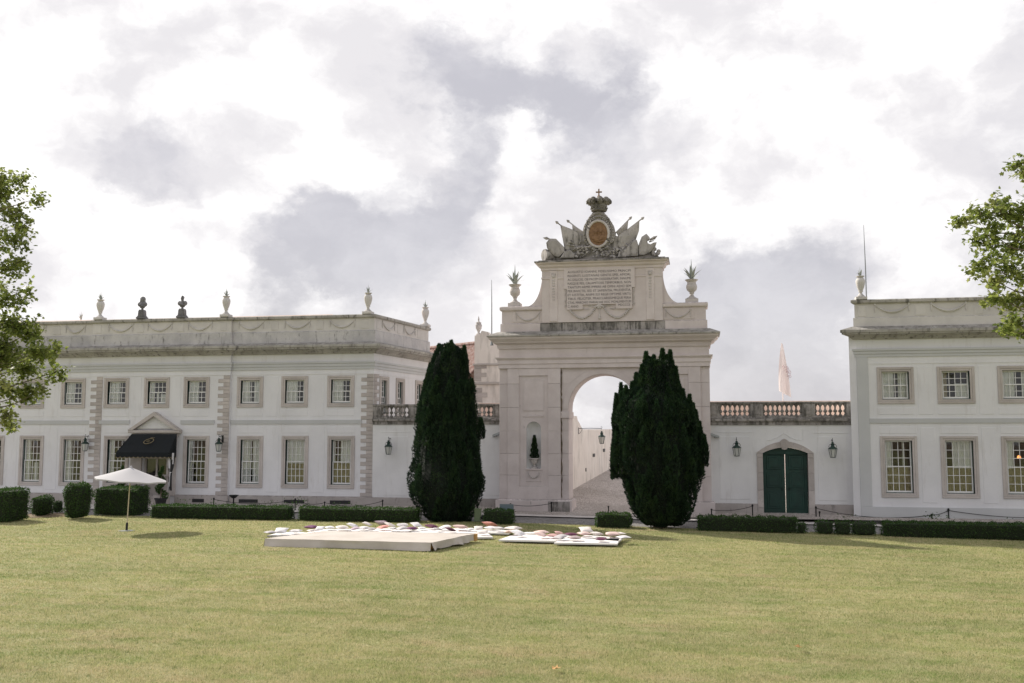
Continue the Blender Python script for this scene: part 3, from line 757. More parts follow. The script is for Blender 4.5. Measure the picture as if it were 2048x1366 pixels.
# entrance: pediment, pilasters, steps, glazed door
px0, px1, pxa = at(262, 860, YC).x, at(365, 860, YC).x, at(312, 826, YC).x
pz0, pz1 = at(312, 861, YC).z, at(312, 824, YC).z
pm = (px0+px1)/2
put('pediment_field', MB().prism([(px0+.15, pz0+.1), (px1-.15, pz0+.1), (pm, pz1-.12)], YC-.12, YC-.005), 'plaster', LW)
mb = MB()
for sgn, xe in ((-1, px0), (1, px1)):
    mb.prism([(xe, pz0+.02), (pm, pz1), (pm, pz1-.22), (xe-sgn*.28, pz0+.02)], YC-.36, YC-.004)
put('pediment_rake', mb, 'surround', LW)
put('pediment_cornice', MB().box(px0+.02, px1-.02, YC-.34, YC-.004, pz0-.13, pz0+.02, .02).box(px0+.2, px1-.2, YC-.2, YC-.004, pz0-.30, pz0-.13, .02), 'surround', LW)
for a, b in ((268, 290), (340, 357)):
    put('door_pilaster', MB().box(xl(a), xl(b), YC-.14, YC-.003, .5, pz0-.30, .015), 'quoin', LW)
put('door_head', MB().box(DX0-.01, DX1+.01, YC-.1, YC+.1, DZ1-.02, pz0-.30), 'surround', LW)
dr = put('entrance_door', MB().box(DX0, DX0+.10, YC+.16, YC+.22, DZ0, DZ1).box(DX1-.10, DX1, YC+.16, YC+.22, DZ0, DZ1).box((DX0+DX1)/2-.05, (DX0+DX1)/2+.05, YC+.16, YC+.22, DZ0, DZ1)
    .box(DX0+.1, DX1-.1, YC+.17, YC+.21, DZ0, DZ0+.6).box(DX0+.1, DX1-.1, YC+.17, YC+.21, DZ1-.1, DZ1).box(DX0+.1, DX1-.1, YC+.17, YC+.21, DZ0+1.9, DZ0+2.0), 'quoin', LW)
for k in (0, 1):
    a = DX0+.1 if k == 0 else (DX0+DX1)/2+.05
    b = (DX0+DX1)/2-.05 if k == 0 else DX1-.1
    put('door_pane', MB().box(a, b, YC+.185, YC+.191, DZ0+.6, DZ0+1.9), 'glass', dr)
for i in range(4):
    put('step', MB().box(xl(286)-.05*i, xl(341)+.05*i, YC-.30*(i+1)-.1, YC-.30*i-.1 if i else YC+.2, 0 if i else 0, .52-.13*i, .012), 'quoin', LW)
for a, b in ((262, 276), (338, 357)):
    x0, x1 = xl(a, 980), xl(b, 980); xm = (x0+x1)/2
    put('entrance_pedestal', MB().box(xm-.30, xm+.30, YC-1.35, YC-.75, 0, .62, .02).box(xm-.23, xm+.23, YC-1.28, YC-.82, .62, .70, .02).box(xm-.21, xm+.21, YC-1.26, YC-.84, .70, 1.55, .02).box(xm-.27, xm+.27, YC-1.32, YC-.78, 1.55, 1.64, .02), 'quoin', LW)
xm = (xl(338, 980)+xl(357, 980))/2
put('house_plaque', MB().prism([(xm+.07*math.cos(t), 1.25+.10*math.sin(t)) for t in np.linspace(0, 2*math.pi, 14, endpoint=False)], YC-1.285, YC-1.26), 'white_wood', LW)

# awning: black canvas on a frame, scalloped gold edge
AXR, AXL, AYF = -27.12, -30.15, 47.74
AW = thing('entrance_awning', 'black canvas awning with gold scalloped edge and emblem over the entrance', 'awning', ((AXL+AXR)/2, YC, at(311, 868, YC).z))
az1, az0, azv = at(311, 868, YC).z, at(290, 905, AYF).z, at(290, 914, AYF).z
tl = Vector((AXL+.42, YC-.37, az1)); tr_ = Vector((AXR-.0, YC-.37, az1)); bl = Vector((AXL, AYF, az0)); br = Vector((AXR, AYF, az0))
nb = 12; vs, fs = [], []
for j in range(7):
    t = j/6
    for i in range(nb+1):
        u = i/nb; a = tl.lerp(tr_, u); b = bl.lerp(br, u); q = a.lerp(b, t)
        vs.append((q.x, q.y+.02*math.sin(u*math.pi*4)*math.sin(t*math.pi), q.z-.05*math.sin(t*math.pi)))
fs = [(j*(nb+1)+i, j*(nb+1)+i+1, (j+1)*(nb+1)+i+1, (j+1)*(nb+1)+i) for j in range(6) for i in range(nb)]
cn = put('canopy', MB().add(vs, fs), 'awning', AW, smooth=True)
put('side_panel', MB().add([tr_, br, (AXR, YC-.37, az0)], [(0, 1, 2)]), 'awning', AW)
put('side_panel', MB().add([tl, bl, (AXL, YC-.37, az0), (AXL+.42, YC-.37, az1)], [(0, 1, 2, 3)]), 'awning', AW)
mb, gb = MB(), MB()
def scallop(p, q, n):
    vs, top = [], []
    for i in range(n*6+1):
        t = i/(n*6); ph = (t*n) % 1.0; a = p.lerp(q, t); dz = .07+.055*abs(math.sin(math.pi*t*n))
        vs.append((a.x, a.y, azv-dz+.07)); top.append((a.x, a.y, az0))
    k = len(vs); mb.add(vs+top, [(i, i+1, k+i+1, k+i) for i in range(k-1)])
    gb.tube([(x, y, z) for x, y, z in vs], .017, 4)
scallop(bl-Vector((0, .004, 0)), br-Vector((0, .004, 0)), 12); scallop(br, Vector((AXR, YC-.37, az0)), 4)
vl = put('valance', mb, 'awning', AW); put('gold_edging', gb, 'gold', vl)
put('awning_frame', MB().tube([(AXL+.03, AYF+.04, az0), (AXR-.03, AYF+.04, az0)], .018, 6).tube([(AXL+.03, AYF+.04, az0), (AXL+.03, YC-.37, az0)], .015, 6).tube([(AXR-.03, AYF+.04, az0), (AXR-.03, YC-.37, az0)], .015, 6), 'iron', AW)
ec = tl.lerp(tr_, .5).lerp(bl.lerp(br, .5), .43); sl = (bl-tl); sl.x = 0; sl.normalize(); en = Vector((0, sl.z, -sl.y))
if en.y > 0: en = -en
mb = MB()
def awp(u, v): return ec + Vector((1, 0, 0))*u - sl*v + en*.06
rot = R(18); pts = []
for i in range(25):
    t = 2*math.pi*i/24; a, b = .27*math.cos(t), .15*math.sin(t); pts.append(awp(a*math.cos(rot)-b*math.sin(rot), a*math.sin(rot)+b*math.cos(rot)))
mb.tube(pts, .02, 5)
mb.tube([awp(-.12, -.03), awp(-.02, .05), awp(.08, .03), awp(.0, -.03), awp(-.05, -.06)], .014, 4)
mb.tube([awp(.02, .2), awp(.1, .23), awp(.19, .22)], [.012, .02, .008], 4); mb.tube([awp(.2, .2), awp(.26, .26)], [.012, .006], 4)
put('emblem', mb, 'gold', AW)
# striped drape tied at the awning's right corner
mb, sb = MB(), MB()
for k in range(8):
    x = AXR-.42+.40*k/7; col_ = mb if k % 2 == 0 else sb
    a = []
    for j in range(9):
        t = j/8; w_ = .5+.5*abs(2*t-1) if t < .5 else .5+.5*(2*t-1)*.25
        xx = AXR-.06+(x-AXR+.2)*w_*(1 if t < .5 else .5); a.append((xx, AYF+.3+.03*math.sin(k*1.9+t*5), az0-.02-t*1.95))
    w2 = .045
    vs = [(x_-w2, y_, z_) for x_, y_, z_ in a]+[(x_+w2, y_+.03, z_) for x_, y_, z_ in a]
    col_.add(vs, [(j, j+1, 10+j, 9+j) for j in range(8)])
dp = put('side_drape', mb, 'cloth_white', AW, smooth=True); put('drape_stripes', sb, 'black', dp, smooth=True)
# ------------------------------------------------------------------ lanterns
def lantern(loc, label, flip=1, hang=.34, reach=.42):
    """wall lantern on a wrought bracket; loc = bracket root on the wall face, wall faces -y"""
    t = thing('wall_lantern', label, 'lantern', loc, 0, 'wall lanterns along the palace')
    mb = MB(); r = reach
    mb.tube([(0, 0, 0), (0, -r*.5, .02), (0, -r, 0)], .016, 5)
    mb.tube([(0, -.01, -.30), (0, -.10, -.25), (0, -.20, -.10), (0, -.22, .0), (0, -.16, .05), (0, -.12, .0)], .012, 5)
    mb.tube([(0, -r, 0), (0, -r-.03, .08), (0, -r, .11), (0, -r+.05, .07)], .010, 5)
    mb.box(-.05, .05, -.012, 0, -.32, .06)
    sub('bracket', mb, 'iron', t)
    c = (0, -r, -hang)
    mb = MB()
    mb.tube([(0, -r, 0), (0, -r, -.06)], .010, 5)
    pts = [(.17*math.sin(a), -r, -hang+.02-.10+.14*(1+math.cos(a))) for a in np.linspace(-2.2, 2.2, 13)]
    mb.tube(pts, .010, 5)
    sub('hoop', mb, 'iron', t)
    h = MB().lathe([(.0, .28), (.05, .27), (.055, .20), (.10, .18), (.075, .13), (.085, .07), (.20, -.02), (.215, -.05), (.19, -.055)], c, 8)
    sub('hood', h, 'lamp_green', t, smooth=False)
    g = MB().lathe([(.185, -.055), (.11, -.42)], c, 6)
    sub('glass_body', g, 'lamp_glass', t)
    f = MB()
    for k in range(6):
        a = 2*math.pi*k/6
        f.tube([(c[0]+.19*math.cos(a), c[1]+.19*math.sin(a), c[2]-.05), (c[0]+.115*math.cos(a), c[1]+.115*math.sin(a), c[2]-.43)], .010, 4)
    f.lathe([(.0, -.45), (.125, -.44), (.125, -.415), (.0, -.41)], c, 6)
    sub('cage', f, 'lamp_green', t)
    return t
def lan_at(px, py, Y, label, **k):
    p = at(px, py, Y-.42); return lantern((p.x, Y, p.z), label, **k)
lan_at(171, 873, YL-.02, 'green wall lantern beside the quoins left of the entrance awning')
lan_at(438, 873, YC-.04, 'green wall lantern on the quoins right of the entrance awning')

# ------------------------------------------------------------------ gate walls beside the arch
YA = 47.7; YG1, YG2 = 48.95, 48.15
def baluster_mesh():
    pr = [(.12, 0), (.12, .04), (.09, .06), (.045, .12), (.04, .16), (.065, .21), (.105, .245), (.11, .27), (.105, .295), (.06, .34), (.042, .40), (.042, .46), (.065, .53), (.10, .58), (.125, .61), (.125, .66)]
    return MB().lathe([(r*.92, z) for r, z in pr], seg=8).mesh('baluster', 'stained', True)
def gate_wall(t, x0, x1, Y, pxs, ytop, yrb, ybal, yc0, groups, plinth_y, ref):
    """ytop rail top, yrb rail bottom, ybal baluster foot, yc0 cornice underside (photo rows at column ref)"""
    zz = lambda y: at(ref, y, Y).z
    zt, zr, zb_, z0 = zz(ytop), zz(yrb), zz(ybal), zz(yc0)
    put('rail', MB().sweep([(-.30, zr), (.03, zr), (.07, zr+.05), (.07, zt-.03), (.03, zt), (-.30, zt)], [(x0, Y), (x1, Y)]), 'stained', t)
    put('ledge', MB().sweep([(-.30, z0), (.05, z0), (.05, z0+.12), (.16, z0+.2), (.16, zb_-.12), (.08, zb_-.05), (.08, zb_), (-.30, zb_)], [(x0, Y), (x1, Y)]), 'stained', t)
    bm_ = cached('bal', baluster_mesh); s = (zr-zb_)/.66
    edges = []
    for a, b, n in groups:
        xa, xb = at(a, ybal, Y).x, at(b, ybal, Y).x
        edges.append((xa, xb)); st = (xb-xa)/n
        for i in range(n+1):
            o = put('baluster', bm_, None, t, (xa+st*i, Y+.12, zb_)); o.scale = (1.0, 1.0, s)
    prev = x0
    for xa, xb in edges+[(x1, x1)]:
        if xa-prev > .12:
            put('pedestal', MB().box(prev+(.0 if prev == x0 else .03), xa-.03 if xa < x1 else x1, Y-.05, Y+.29, zb_+.002, zr-.002, .015)
                .box(prev+.13, xa-.16 if xa < x1 else x1-.13, Y-.068, Y-.04, zb_+.08, zr-.07, .012), 'stained', t)
        prev = xb
    return zt, zr, zb_, z0
# left gate wall
GX0, GX1 = XC+.002, at(1003, 900, YG1).x
GL = thing('gate_wall', 'white wall with stone balustrade between the long wing and the arch', 'wall', ((GX0+GX1)/2, YG1, 0), 0)
zt, zr, zb_, z0 = gate_wall(GL, GX0, GX1, YG1, None, 808, 812.5, 834, 849, [(764, 816.5, 6), (846, 922, 8), (941, 985.5, 5)], 993, 870)
put('wall', MB().box(GX0, GX1, YG1, YG1+.30, 0, z0-.002), 'plaster_worn', GL)
put('plinth', MB().box(GX0, GX1, YG1-.06, YG1-.002, -.3, at(790, 995, YG1).z, .02), 'plinth', GL)
for a, b, c, d in ((761, 822, 864.5, 862.8), (768, 815, 990.5, 873), (970, 999, 990.5, 873)):
    panel(GL, at(a, 930, YG1).x, at(b, 930, YG1).x, at(a, c, YG1).z, at(a, d, YG1).z, YG1, 'plaster_worn', .016)
put('terrace', MB().box(GX0, GX1, YG1+.30, YG1+2.6, z0+.1, zb_-.05), 'paving', GL)
put('sky_fringe_backing', MB().box(GX0+5.0, GX1, YG1+2.4, YG1+2.6, zb_-.05, zt+.10), 'sky_fringe_pink', GL)  # added wall, coloured to imitate pink-fringed sky in the baluster gaps
lan_at(777, 878, YG1, 'green wall lantern on the white gate wall next to the left yew')
# right gate wall
YR = 47.5
RX0 = at(1716, 850, YR).x
HX0, HX1 = at(1416, 900, YG2).x, RX0+.25
GR = thing('gate_wall', 'white wall with stone balustrade and arched green door right of the arch', 'wall', ((HX0+HX1)/2, YG2, 0), 0)
zt, zr, zb_, z0 = gate_wall(GR, HX0, HX1, YG2, None, 803, 807.5, 832.5, 850, [(1441, 1499.5, 6), (1527.5, 1602.5, 8), (1631.5, 1691.5, 6)], 1010, 1570)
g2 = lambda px, y: at(px, y, YG2)
dx0, dx1 = g2(1526.5, 960).x, g2(1616.5, 960).x; dz0 = g2(1570, 1033).z; dzs, dzc = g2(1570, 906).z, g2(1570, 895).z
dm = (dx0+dx1)/2
def segarch(x0, x1, zs, zc, n=12):
    return [(x0+(x1-x0)*i/n, zs+(zc-zs)*(1-(2*i/n-1)**2)) for i in range(n+1)]
wp = [(HX0, -.35), (dx0, -.35)] + segarch(dx0, dx1, dzs, dzc) + [(dx1, -.35), (HX1, -.35), (HX1, z0-.002), (HX0, z0-.002)]
put('wall', MB().prism(wp, YG2, YG2+.30), 'plaster_worn', GR)
fw_ = .27
for s_, xa in ((-1, dx0), (1, dx1)):
    zs_ = [-.35, .35, 1.15, 1.95, 2.65, dzs]
    for k in range(5):
        x_a, x_b = (xa-fw_, xa) if s_ < 0 else (xa, xa+fw_)
        put('jamb_stone', MB().box(x_a, x_b, YG2-.06, YG2+.25, zs_[k]+.003, zs_[k+1]-.003, .012), 'quoin', GR)
outer = segarch(dx0-fw_, dx1+fw_, dzs+.02, dzc+.28); inner = segarch(dx0, dx1, dzs+.0, dzc)
for k in range(0, 12, 2):
    if k in (4, 6): pass
    poly = [outer[k], outer[k+1], outer[k+2], inner[k+2], inner[k+1], inner[k]]
    poly = [(x+(.003 if i in (0, 5) else (-.003 if i in (2, 3) else 0)), z) for i, (x, z) in enumerate(poly)]
    put('arch_stone', MB().prism(poly, YG2-.06, YG2+.25), 'quoin', GR)
kx = g2(1568.5, 890).x; kz0, kz1 = g2(1568, 898).z, g2(1568, 877.5).z
put('keystone', MB().prism([(kx-.12, kz0), (kx, kz0-.04), (kx+.12, kz0), (kx+.19, kz1-.12), (kx+.10, kz1-.04), (kx, kz1), (kx-.10, kz1-.04), (kx-.19, kz1-.12)], YG2-.11, YG2-.055)
    .box(kx-.07, kx-.045, YG2-.125, YG2-.10, kz0, kz1-.14).box(kx+.045, kx+.07, YG2-.125, YG2-.10, kz0, kz1-.14), 'quoin', GR)
og = [(1532, 881), (1543, 879), (1556, 874), (1564, 868.5), (1567.5, 866), (1571, 868.5), (1580, 874.5), (1592, 879), (1605, 881), (1605, 858)]
put('ogee_moulding', MB().tube([(g2(a, b).x, YG2-.004, g2(a, b).z) for a, b in og], .018, 5), 'plaster_worn', GR)
for a, b, c, d in ((1436, 1507, 865.5, 864), (1439, 1500, 998, 873), (1628, 1700, 866.5, 864.5), (1636, 1694, 1001, 873)):
    panel(GR, g2(a, 930).x, g2(b, 930).x, g2(a, c).z, g2(a, d).z, YG2, 'plaster_worn', .016)
for a, b in ((HX0, dx0-fw_), (dx1+fw_, HX1)):
    put('plinth', MB().box(a, b, YG2-.05, YG2-.002, -.5, g2(1500, 1007).z, .02), 'plinth', GR)
# two green door leaves standing slightly ajar
for s_ in (-1, 1):
    w_ = (dx1-dx0)/2-.022; hx = dx0+.01 if s_ < 0 else dx1-.01
    zt_ = dzs+.0
    mb = MB()
    if s_ < 0: mb.prism([(0, dz0+.03)] + [(w_, dz0+.03), (w_, dzs+.0), (0, dzs)], .0, .06)
    else: mb.prism([(-w_, dz0+.03), (0, dz0+.03), (0, dzs), (-w_, dzs)], .0, .06)
    leaf = put('door_leaf', mb, 'door_green', GR, (hx, YG2+.16, 0), R(2.4 if s_ < 0 else -.8))
    for a, b in ((.10, .37), (.42, .66), (.70, .92)):
        H_ = dzs-dz0+.1; za, zb2 = dz0+.03+a*H_, dz0+.03+b*H_
        xa, xb = (.15*w_, .85*w_) if s_ < 0 else (-.85*w_, -.15*w_)
        sub('door_panel', MB().box(xa, xb, -.022, 0, za, zb2, .02).box(xa+.10, xb-.10, -.036, -.02, za+.10, zb2-.10, .014), 'door_green', leaf)
    sub('door_ring', MB().tube([((.86*w_ if s_ < 0 else -.86*w_)+.04*math.cos(a), -.03, dz0+1.25+.06*math.sin(a)) for a in np.linspace(0, 6.28, 10)], .010, 4), 'iron', leaf)
put('door_transom', MB().prism([(dx0+.004, dzs-.06)] + segarch(dx0+.004, dx1-.004, dzs-.004, dzc-.004)[0:] + [(dx1-.004, dzs-.06)], YG2+.10, YG2+.155), 'door_green', GR)
put('terrace', MB().box(HX0, HX1, YG2+.30, YG2+2.6, z0+.1, zb_-.05), 'paving', GR)
put('sky_fringe_backing', MB().box(HX0, HX1, YG2+2.4, YG2+2.6, zb_-.05, zt+.10), 'sky_fringe_pink', GR)  # same added backing: pinkish sky glow painted behind the right balusters
lan_at(1473, 879, YG2, 'green wall lantern left of the green double door')
lan_at(1665, 881, YG2, 'green wall lantern right of the green double door')

# ------------------------------------------------------------------ right palace wing
RX1 = 34.0
RW = thing('palace_wing', 'white two-storey palace wing at the right edge with grey corner strip', 'building', ((RX0+RX1)/2, YR, -.25))
rz = lambda y, px=1800: at(px, y, YR).z
rx = lambda px, y: at(px, y, YR).x
Q = {k: rz(y) for k, y in dict(top=597.5, cop=606, panb=634, base=652, cor0=661, cor1=670, sof=678, fr=697, ar1=701, ar2=707, ar3=713, uptop=727.5, st1=837, st0=846, pl=1014).items()}
rpath = [(RX0+3.4, YR+9), (RX0, YR), (RX1, YR), (RX1, YR+9)]
RWIN = [(1755, 1827), (1875, 1949), (1996.6, 2071)]
RLOW = [(1763, 1834), (1884, 1956), (2006, 2080)]
rWU, rHU, rWL, rHL = 1.58, 1.66, 1.58, 2.74
ru = [((rx(a, 772)+rx(b, 772))/2, YR, rz(807.5)) for a, b in RWIN]
rl = [((rx(a, 935)+rx(b, 935))/2, YR, rz(995)) for a, b in RLOW]
stp = ru[2][0]-ru[1][0]
for k in (1, 2, 3, 4): ru.append((ru[2][0]+stp*k, YR, ru[0][2])); rl.append((rl[2][0]+stp*k, YR, rl[0][2]))
hs = [hole(c, rWU, rHU) for c in ru] + [hole(c, rWL, rHL) for c in rl]
put('wall', wall_holes(RX0, RX1, -.5, Q['cor0'], hs), 'plaster', RW, (0, YR, 0))
RCU = [[(0, .47, 0, 1, 'curtain'), (.62, 1, 0, 1, 'curtain')], [(.5, 1, 0, .55, 'curtain'), (0, .22, 0, 1, 'blind')], [(0, .47, 0, 1, 'curtain'), (.75, 1, 0, 1, 'curtain')]]
RCL = [[(0, .26, .47, 1, 'curtain'), (.66, .72, .5, 1, 'curtain'), (0, 1, 0, .5, 'blind')], [(.30, 1, .47, 1, 'curtain'), (0, 1, 0, .5, 'blind')], [(0, .30, .47, 1, 'curtain'), (.8, 1, .5, 1, 'curtain'), (0, 1, 0, .5, 'blind')]]
for k, c in enumerate(ru): window(RW, c, 0, rWU, rHU, 4, 4, RCU[k % 3], panes=k < 3)
for k, c in enumerate(rl): window(RW, c, 0, rWL, rHL, 4, 6, RCL[k % 3], panes=k < 3)
put('side_wall', MB().prism([(0, -.5), (9.62, -.5), (9.62, Q['cor0']), (0, Q['cor0'])], -.3, 0), 'plaster', RW, (RX0+3.4, YR+9, 0), math.atan2(-9, -3.4))
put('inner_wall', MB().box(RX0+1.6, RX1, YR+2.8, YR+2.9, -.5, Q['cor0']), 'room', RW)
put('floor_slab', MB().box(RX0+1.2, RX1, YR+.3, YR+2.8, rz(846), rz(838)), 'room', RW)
put('flat_roof', MB().slab([(RX0+.3, YR+.45), (RX1, YR+.45), (RX1, YR+9), (RX0+3.6, YR+9)], Q['cor0']-.02, Q['base']), 'parapet_base', RW)
put('end_wall', MB().box(RX1-.3, RX1-.002, YR+.01, YR+9, -.5, Q['cor0']-.03), 'plaster', RW)
put('back_wall', MB().box(RX0+3.4, RX1-.31, YR+8.7, YR+9, -.5, Q['cor0']-.03), 'plaster', RW)
def rmould(name, prof, mat, p=rpath): return put(name, MB().sweep(prof, p), mat, RW)
rmould('parapet', [(-.30, Q['base']-.02), (.0, Q['base']-.02), (.0, Q['cop']), (-.30, Q['cop'])], 'parapet')
rmould('parapet_base', [(-.01, Q['base']-.03), (.05, Q['base']-.03), (.05, Q['panb']-.02), (.02, Q['panb']), (-.01, Q['panb'])], 'parapet')
rmould('coping', [(-.36, Q['cop']), (.07, Q['cop']), (.12, Q['cop']+.05), (.12, Q['top']-.04), (.05, Q['top']), (-.36, Q['top'])], 'cornice')
rmould('cornice', [(-.05, Q['base']+.01), (.10, Q['base']), (.50, Q['cor0']+.02), (.50, Q['cor0']-.10), (.45, Q['cor0']-.12), (.45, Q['cor1']+.03), (.34, Q['cor1']), (.20, Q['sof']+.1), (.10, Q['sof']), (-.05, Q['sof'])], 'cornice')
rmould('frieze_band', [(-.02, Q['fr']), (.13, Q['fr']), (.13, Q['ar1']), (.085, Q['ar1']-.02), (.085, Q['ar2']), (.05, Q['ar2']-.02), (.05, Q['ar3']), (-.02, Q['ar3'])], 'grey_paint')
PXW = rx(1741, 900)
fp = [(PXW, YR), (RX1, YR)]
rmould('lintel_line', [(-.02, Q['uptop']), (.02, Q['uptop']), (.02, Q['uptop']+.05), (-.02, Q['uptop']+.05)], 'plaster', fp)
rmould('string_course', [(-.02, Q['st0']), (.05, Q['st0']), (.07, Q['st1']), (-.02, Q['st1'])], 'grey_paint', fp)
rmould('plinth', [(-.02, -.6), (.07, -.6), (.07, Q['pl']), (-.02, Q['pl'])], 'grey_paint', [(RX0+.02, YR), (RX1, YR)])
put('corner_pilaster', MB().box(RX0+.012, PXW, YR-.05, YR+.002, Q['pl']+.002, Q['ar3']-.002, .01), 'grey_paint', RW)
rs = sorted(ru, key=lambda c: c[0])
for lst, W_, za, zb2 in ((ru, rWU, rz(829), rz(733)), (rl, rWL, rz(1005), rz(855))):
    for c in lst:
        if lst is ru: panel(RW, c[0]-W_/2, c[0]+W_/2, rz(829), rz(815), YR)
        else: panel(RW, c[0]-W_/2, c[0]+W_/2, rz(867), rz(853.5), YR)
    for a, b in zip(lst[:-1], lst[1:]): panel(RW, a[0]+W_/2+.16, b[0]-W_/2-.2, za, zb2, YR)
for a, b in ((1750, 1818), (1863, 1932), (1979, 2050), (2096, 2170)):
    xa, xb = rx(a, 620), rx(b, 620); garland(RW, (xa, YR-.005, Q['cop']-.07), (1, 0), xb-xa, .33, r=.04)
for a, b in ((1716, 1731), (1830, 1850), (1948, 1966), (2062, 2082)):
    panel(RW, rx(a, 620), rx(b, 620), Q['panb']+.07, Q['cop']-.07, YR, 'parapet', .015, 'square_panel')
# lit table lamps seen through the glass
for k, (px, py) in enumerate(((2038, 914),)):
    p = at(px, py, YR+.9)
    t = thing('table_lamp', ('lit orange table lamp behind the lower window at the right edge', 'lit orange table lamp behind the first upper window of the right wing')[k], 'lamp', (p.x, p.y, p.z-.35), 0, 'lamps behind the windows')
    base = p.z-.35
    sub('shade', MB().lathe([(.05, .42), (.10, .28)], seg=12, caps=False), 'lamp_lit', t)
    fl = rz(838) if k else -.2
    sub('stem', MB().lathe([(.09, fl-base), (.03, fl-base+.04), (.02, .3)], seg=8), 'iron', t)

# ------------------------------------------------------------------ monumental arch
za = lambda y, px=1020: at(px, y, YA).z
xa_ = lambda px, y=850: at(px, y, YA).x
AX0, AX1 = xa_(998), xa_(1421); AXM = (AX0+AX1)/2; HW = (AX1-AX0)/2
TH = 1.7
AR = thing('triumphal_arch', 'tall pale stone arch with inscription tablet and carved crest between the wings', 'arch', (AXM, YA+TH/2, 0))
A = {k: za(y) for k, y in dict(at1=613, atc=621, atb=647, ctop=668, c0=679, c1=686, c2=698, fr0=716, ar1=721, ar2=729, body=737, pan1=752, imp1=823.5, imp0=836.5, crown=750, pan0=972, pl=998).items()}
def bothx(f):
    for s_ in (-1, 1): f(s_)
PAN_A, PAN_B = AXM-xa_(1038), AXM-xa_(1096)         # panel column, distances from the axis
JMB, OPN = AXM-xa_(1121), AXM-xa_(1136.5)           # recessed bay edge, opening half width
SPR = A['crown']-OPN                                # springing so that the crown height fits
zs7 = [A['pl'], .5*(A['pl']+za(907)), za(907), za(862), A['imp1'], za(766), A['body']]
zs7 = [A['pl'], za(950), za(907), za(862), za(815), za(768), A['body']]
def blk(name, x0, x1, y0, y1, z0_, z1_, mat='lime'):
    put(name, MB().box(min(x0, x1), max(x0, x1), y0, y1, z0_+.003, z1_-.003, .008), mat, AR)
def piers(s):
    for k in range(6):
        blk('ashlar_block', AXM+s*HW, AXM+s*(HW-.42), YA+.10, YA+TH, zs7[k], zs7[k+1])                # set-back corner strip
        blk('ashlar_block', AXM+s*(HW-.42), AXM+s*PAN_A, YA, YA+TH, zs7[k]+(.0), zs7[k+1])            # outer pilaster
        blk('ashlar_block', AXM+s*PAN_B, AXM+s*JMB, YA, YA+TH, zs7[k], zs7[k+1])                      # inner pilaster
    blk('ashlar_block', AXM+s*PAN_A, AXM+s*PAN_B, YA, YA+TH, A['pan1'], A['body'])
    blk('ashlar_block', AXM+s*PAN_A, AXM+s*PAN_B, YA, YA+TH, A['pl'], A['pan0'])
    # recessed panel with upper frame, niche and swag plate
    x0, x1 = sorted((AXM+s*PAN_A, AXM+s*PAN_B)); xm = (x0+x1)/2; yb = YA+.07
    nr = .36; nz0, nz1 = za(937), za(843)-nr
    arc = [(xm+nr*math.cos(t), nz1+nr*math.sin(t)) for t in np.linspace(0, math.pi, 15)]
    put('niche_panel', MB().prism([(x0, nz0), (xm-nr, nz0)] + arc[::-1] + [(xm+nr, nz0), (x1, nz0), (x1, A['pan1']), (x0, A['pan1'])], yb, yb+.05)
        .box(x0, x1, yb, yb+.05, A['pan0'], nz0), 'lime', AR)
    vs, n = [], 10
    zz = [nz0, nz1]; dome = 6
    prof = [(nr, z) for z in zz] + [(nr*math.cos(math.pi/2*i/dome), nz1+nr*math.sin(math.pi/2*i/dome)) for i in range(1, dome+1)]
    for r_, z_ in prof:
        for i in range(n+1):
            a = math.pi*i/n; vs.append((xm-r_*math.cos(a), yb+.049+r_*math.sin(a)*1.0, z_))
    put('niche', MB().add(vs, [(j*(n+1)+i, j*(n+1)+i+1, (j+1)*(n+1)+i+1, (j+1)*(n+1)+i) for j in range(len(prof)-1) for i in range(n)])
        .add([(xm-nr, yb+.05, nz0), (xm+nr, yb+.05, nz0), (xm+nr, yb+.45, nz0), (xm-nr, yb+.45, nz0)], [(0, 1, 2, 3)]), 'plaster_worn', AR, smooth=True)
    put('pier_core', MB().box(x0, x1, yb+.45, YA+TH, A['pl'], A['body']), 'lime', AR)
    z1_, z0_ = za(760), za(822)
    for i, (m_, pr) in enumerate(((.20, .03), (.29, .015))):
        put('framed_panel', MB().box(x0+m_, x1-m_, yb-pr-.012*i, yb-.001-(.03 if i else 0), z0_+(.1 if i else 0), z1_-(.1 if i else 0), .012), 'lime', AR)
    put('niche_lintel', MB().box(x0+.19, x1-.19, yb-.03, yb-.001, za(834), za(831), .01), 'lime', AR)
    put('niche_sill', MB().box(xm-nr-.06, xm+nr+.06, yb-.05, yb-.001, nz0-.07, nz0-.0, .01), 'lime', AR)
    put('swag_plate', MB().box(xm-.38, xm+.38, yb-.02, yb-.001, za(963), za(943), .01), 'lime', AR)
    garland(AR, (xm-.26, yb-.03, za(946)), (1, 0), .52, .22, mat='lime_pale', r=.026)
    # base
    b0, b1 = sorted((AXM+s*(HW+.05), AXM+s*(OPN-.06)))
    put('pier_base', MB().sweep([(-.02, -.4), (.10, -.4), (.10, A['pl']-.06), (.04, A['pl']-.002), (-.02, A['pl']-.002)], [(b0, YA+TH), (b0+.0, YA), (b1, YA), (b1, YA+TH)]), 'lime', AR)
    bs = (AXM+s*PAN_B, AXM+s*(OPN-.07))
    put('stained_base_stone', MB().box(min(bs), max(bs), YA-.112, YA-.098, -.3, A['pl']-.09, .006), 'stained', AR)
    # impost
    put('impost', MB().box(min(AXM+s*JMB, AXM+s*(OPN-.05)), max(AXM+s*JMB, AXM+s*(OPN-.05)), YA+.05, YA+TH+.02, A['imp0'], A['imp1'], .015), 'lime', AR)
    zj = [-.1, za(975), za(950), za(907), za(862), A['imp0']]
    zj = [A['pl'], za(950), za(907), za(862), A['imp0']]
    for k in range(4): blk('jamb_block', AXM+s*JMB, AXM+s*OPN, YA+.12, YA+TH, zj[k], zj[k+1])
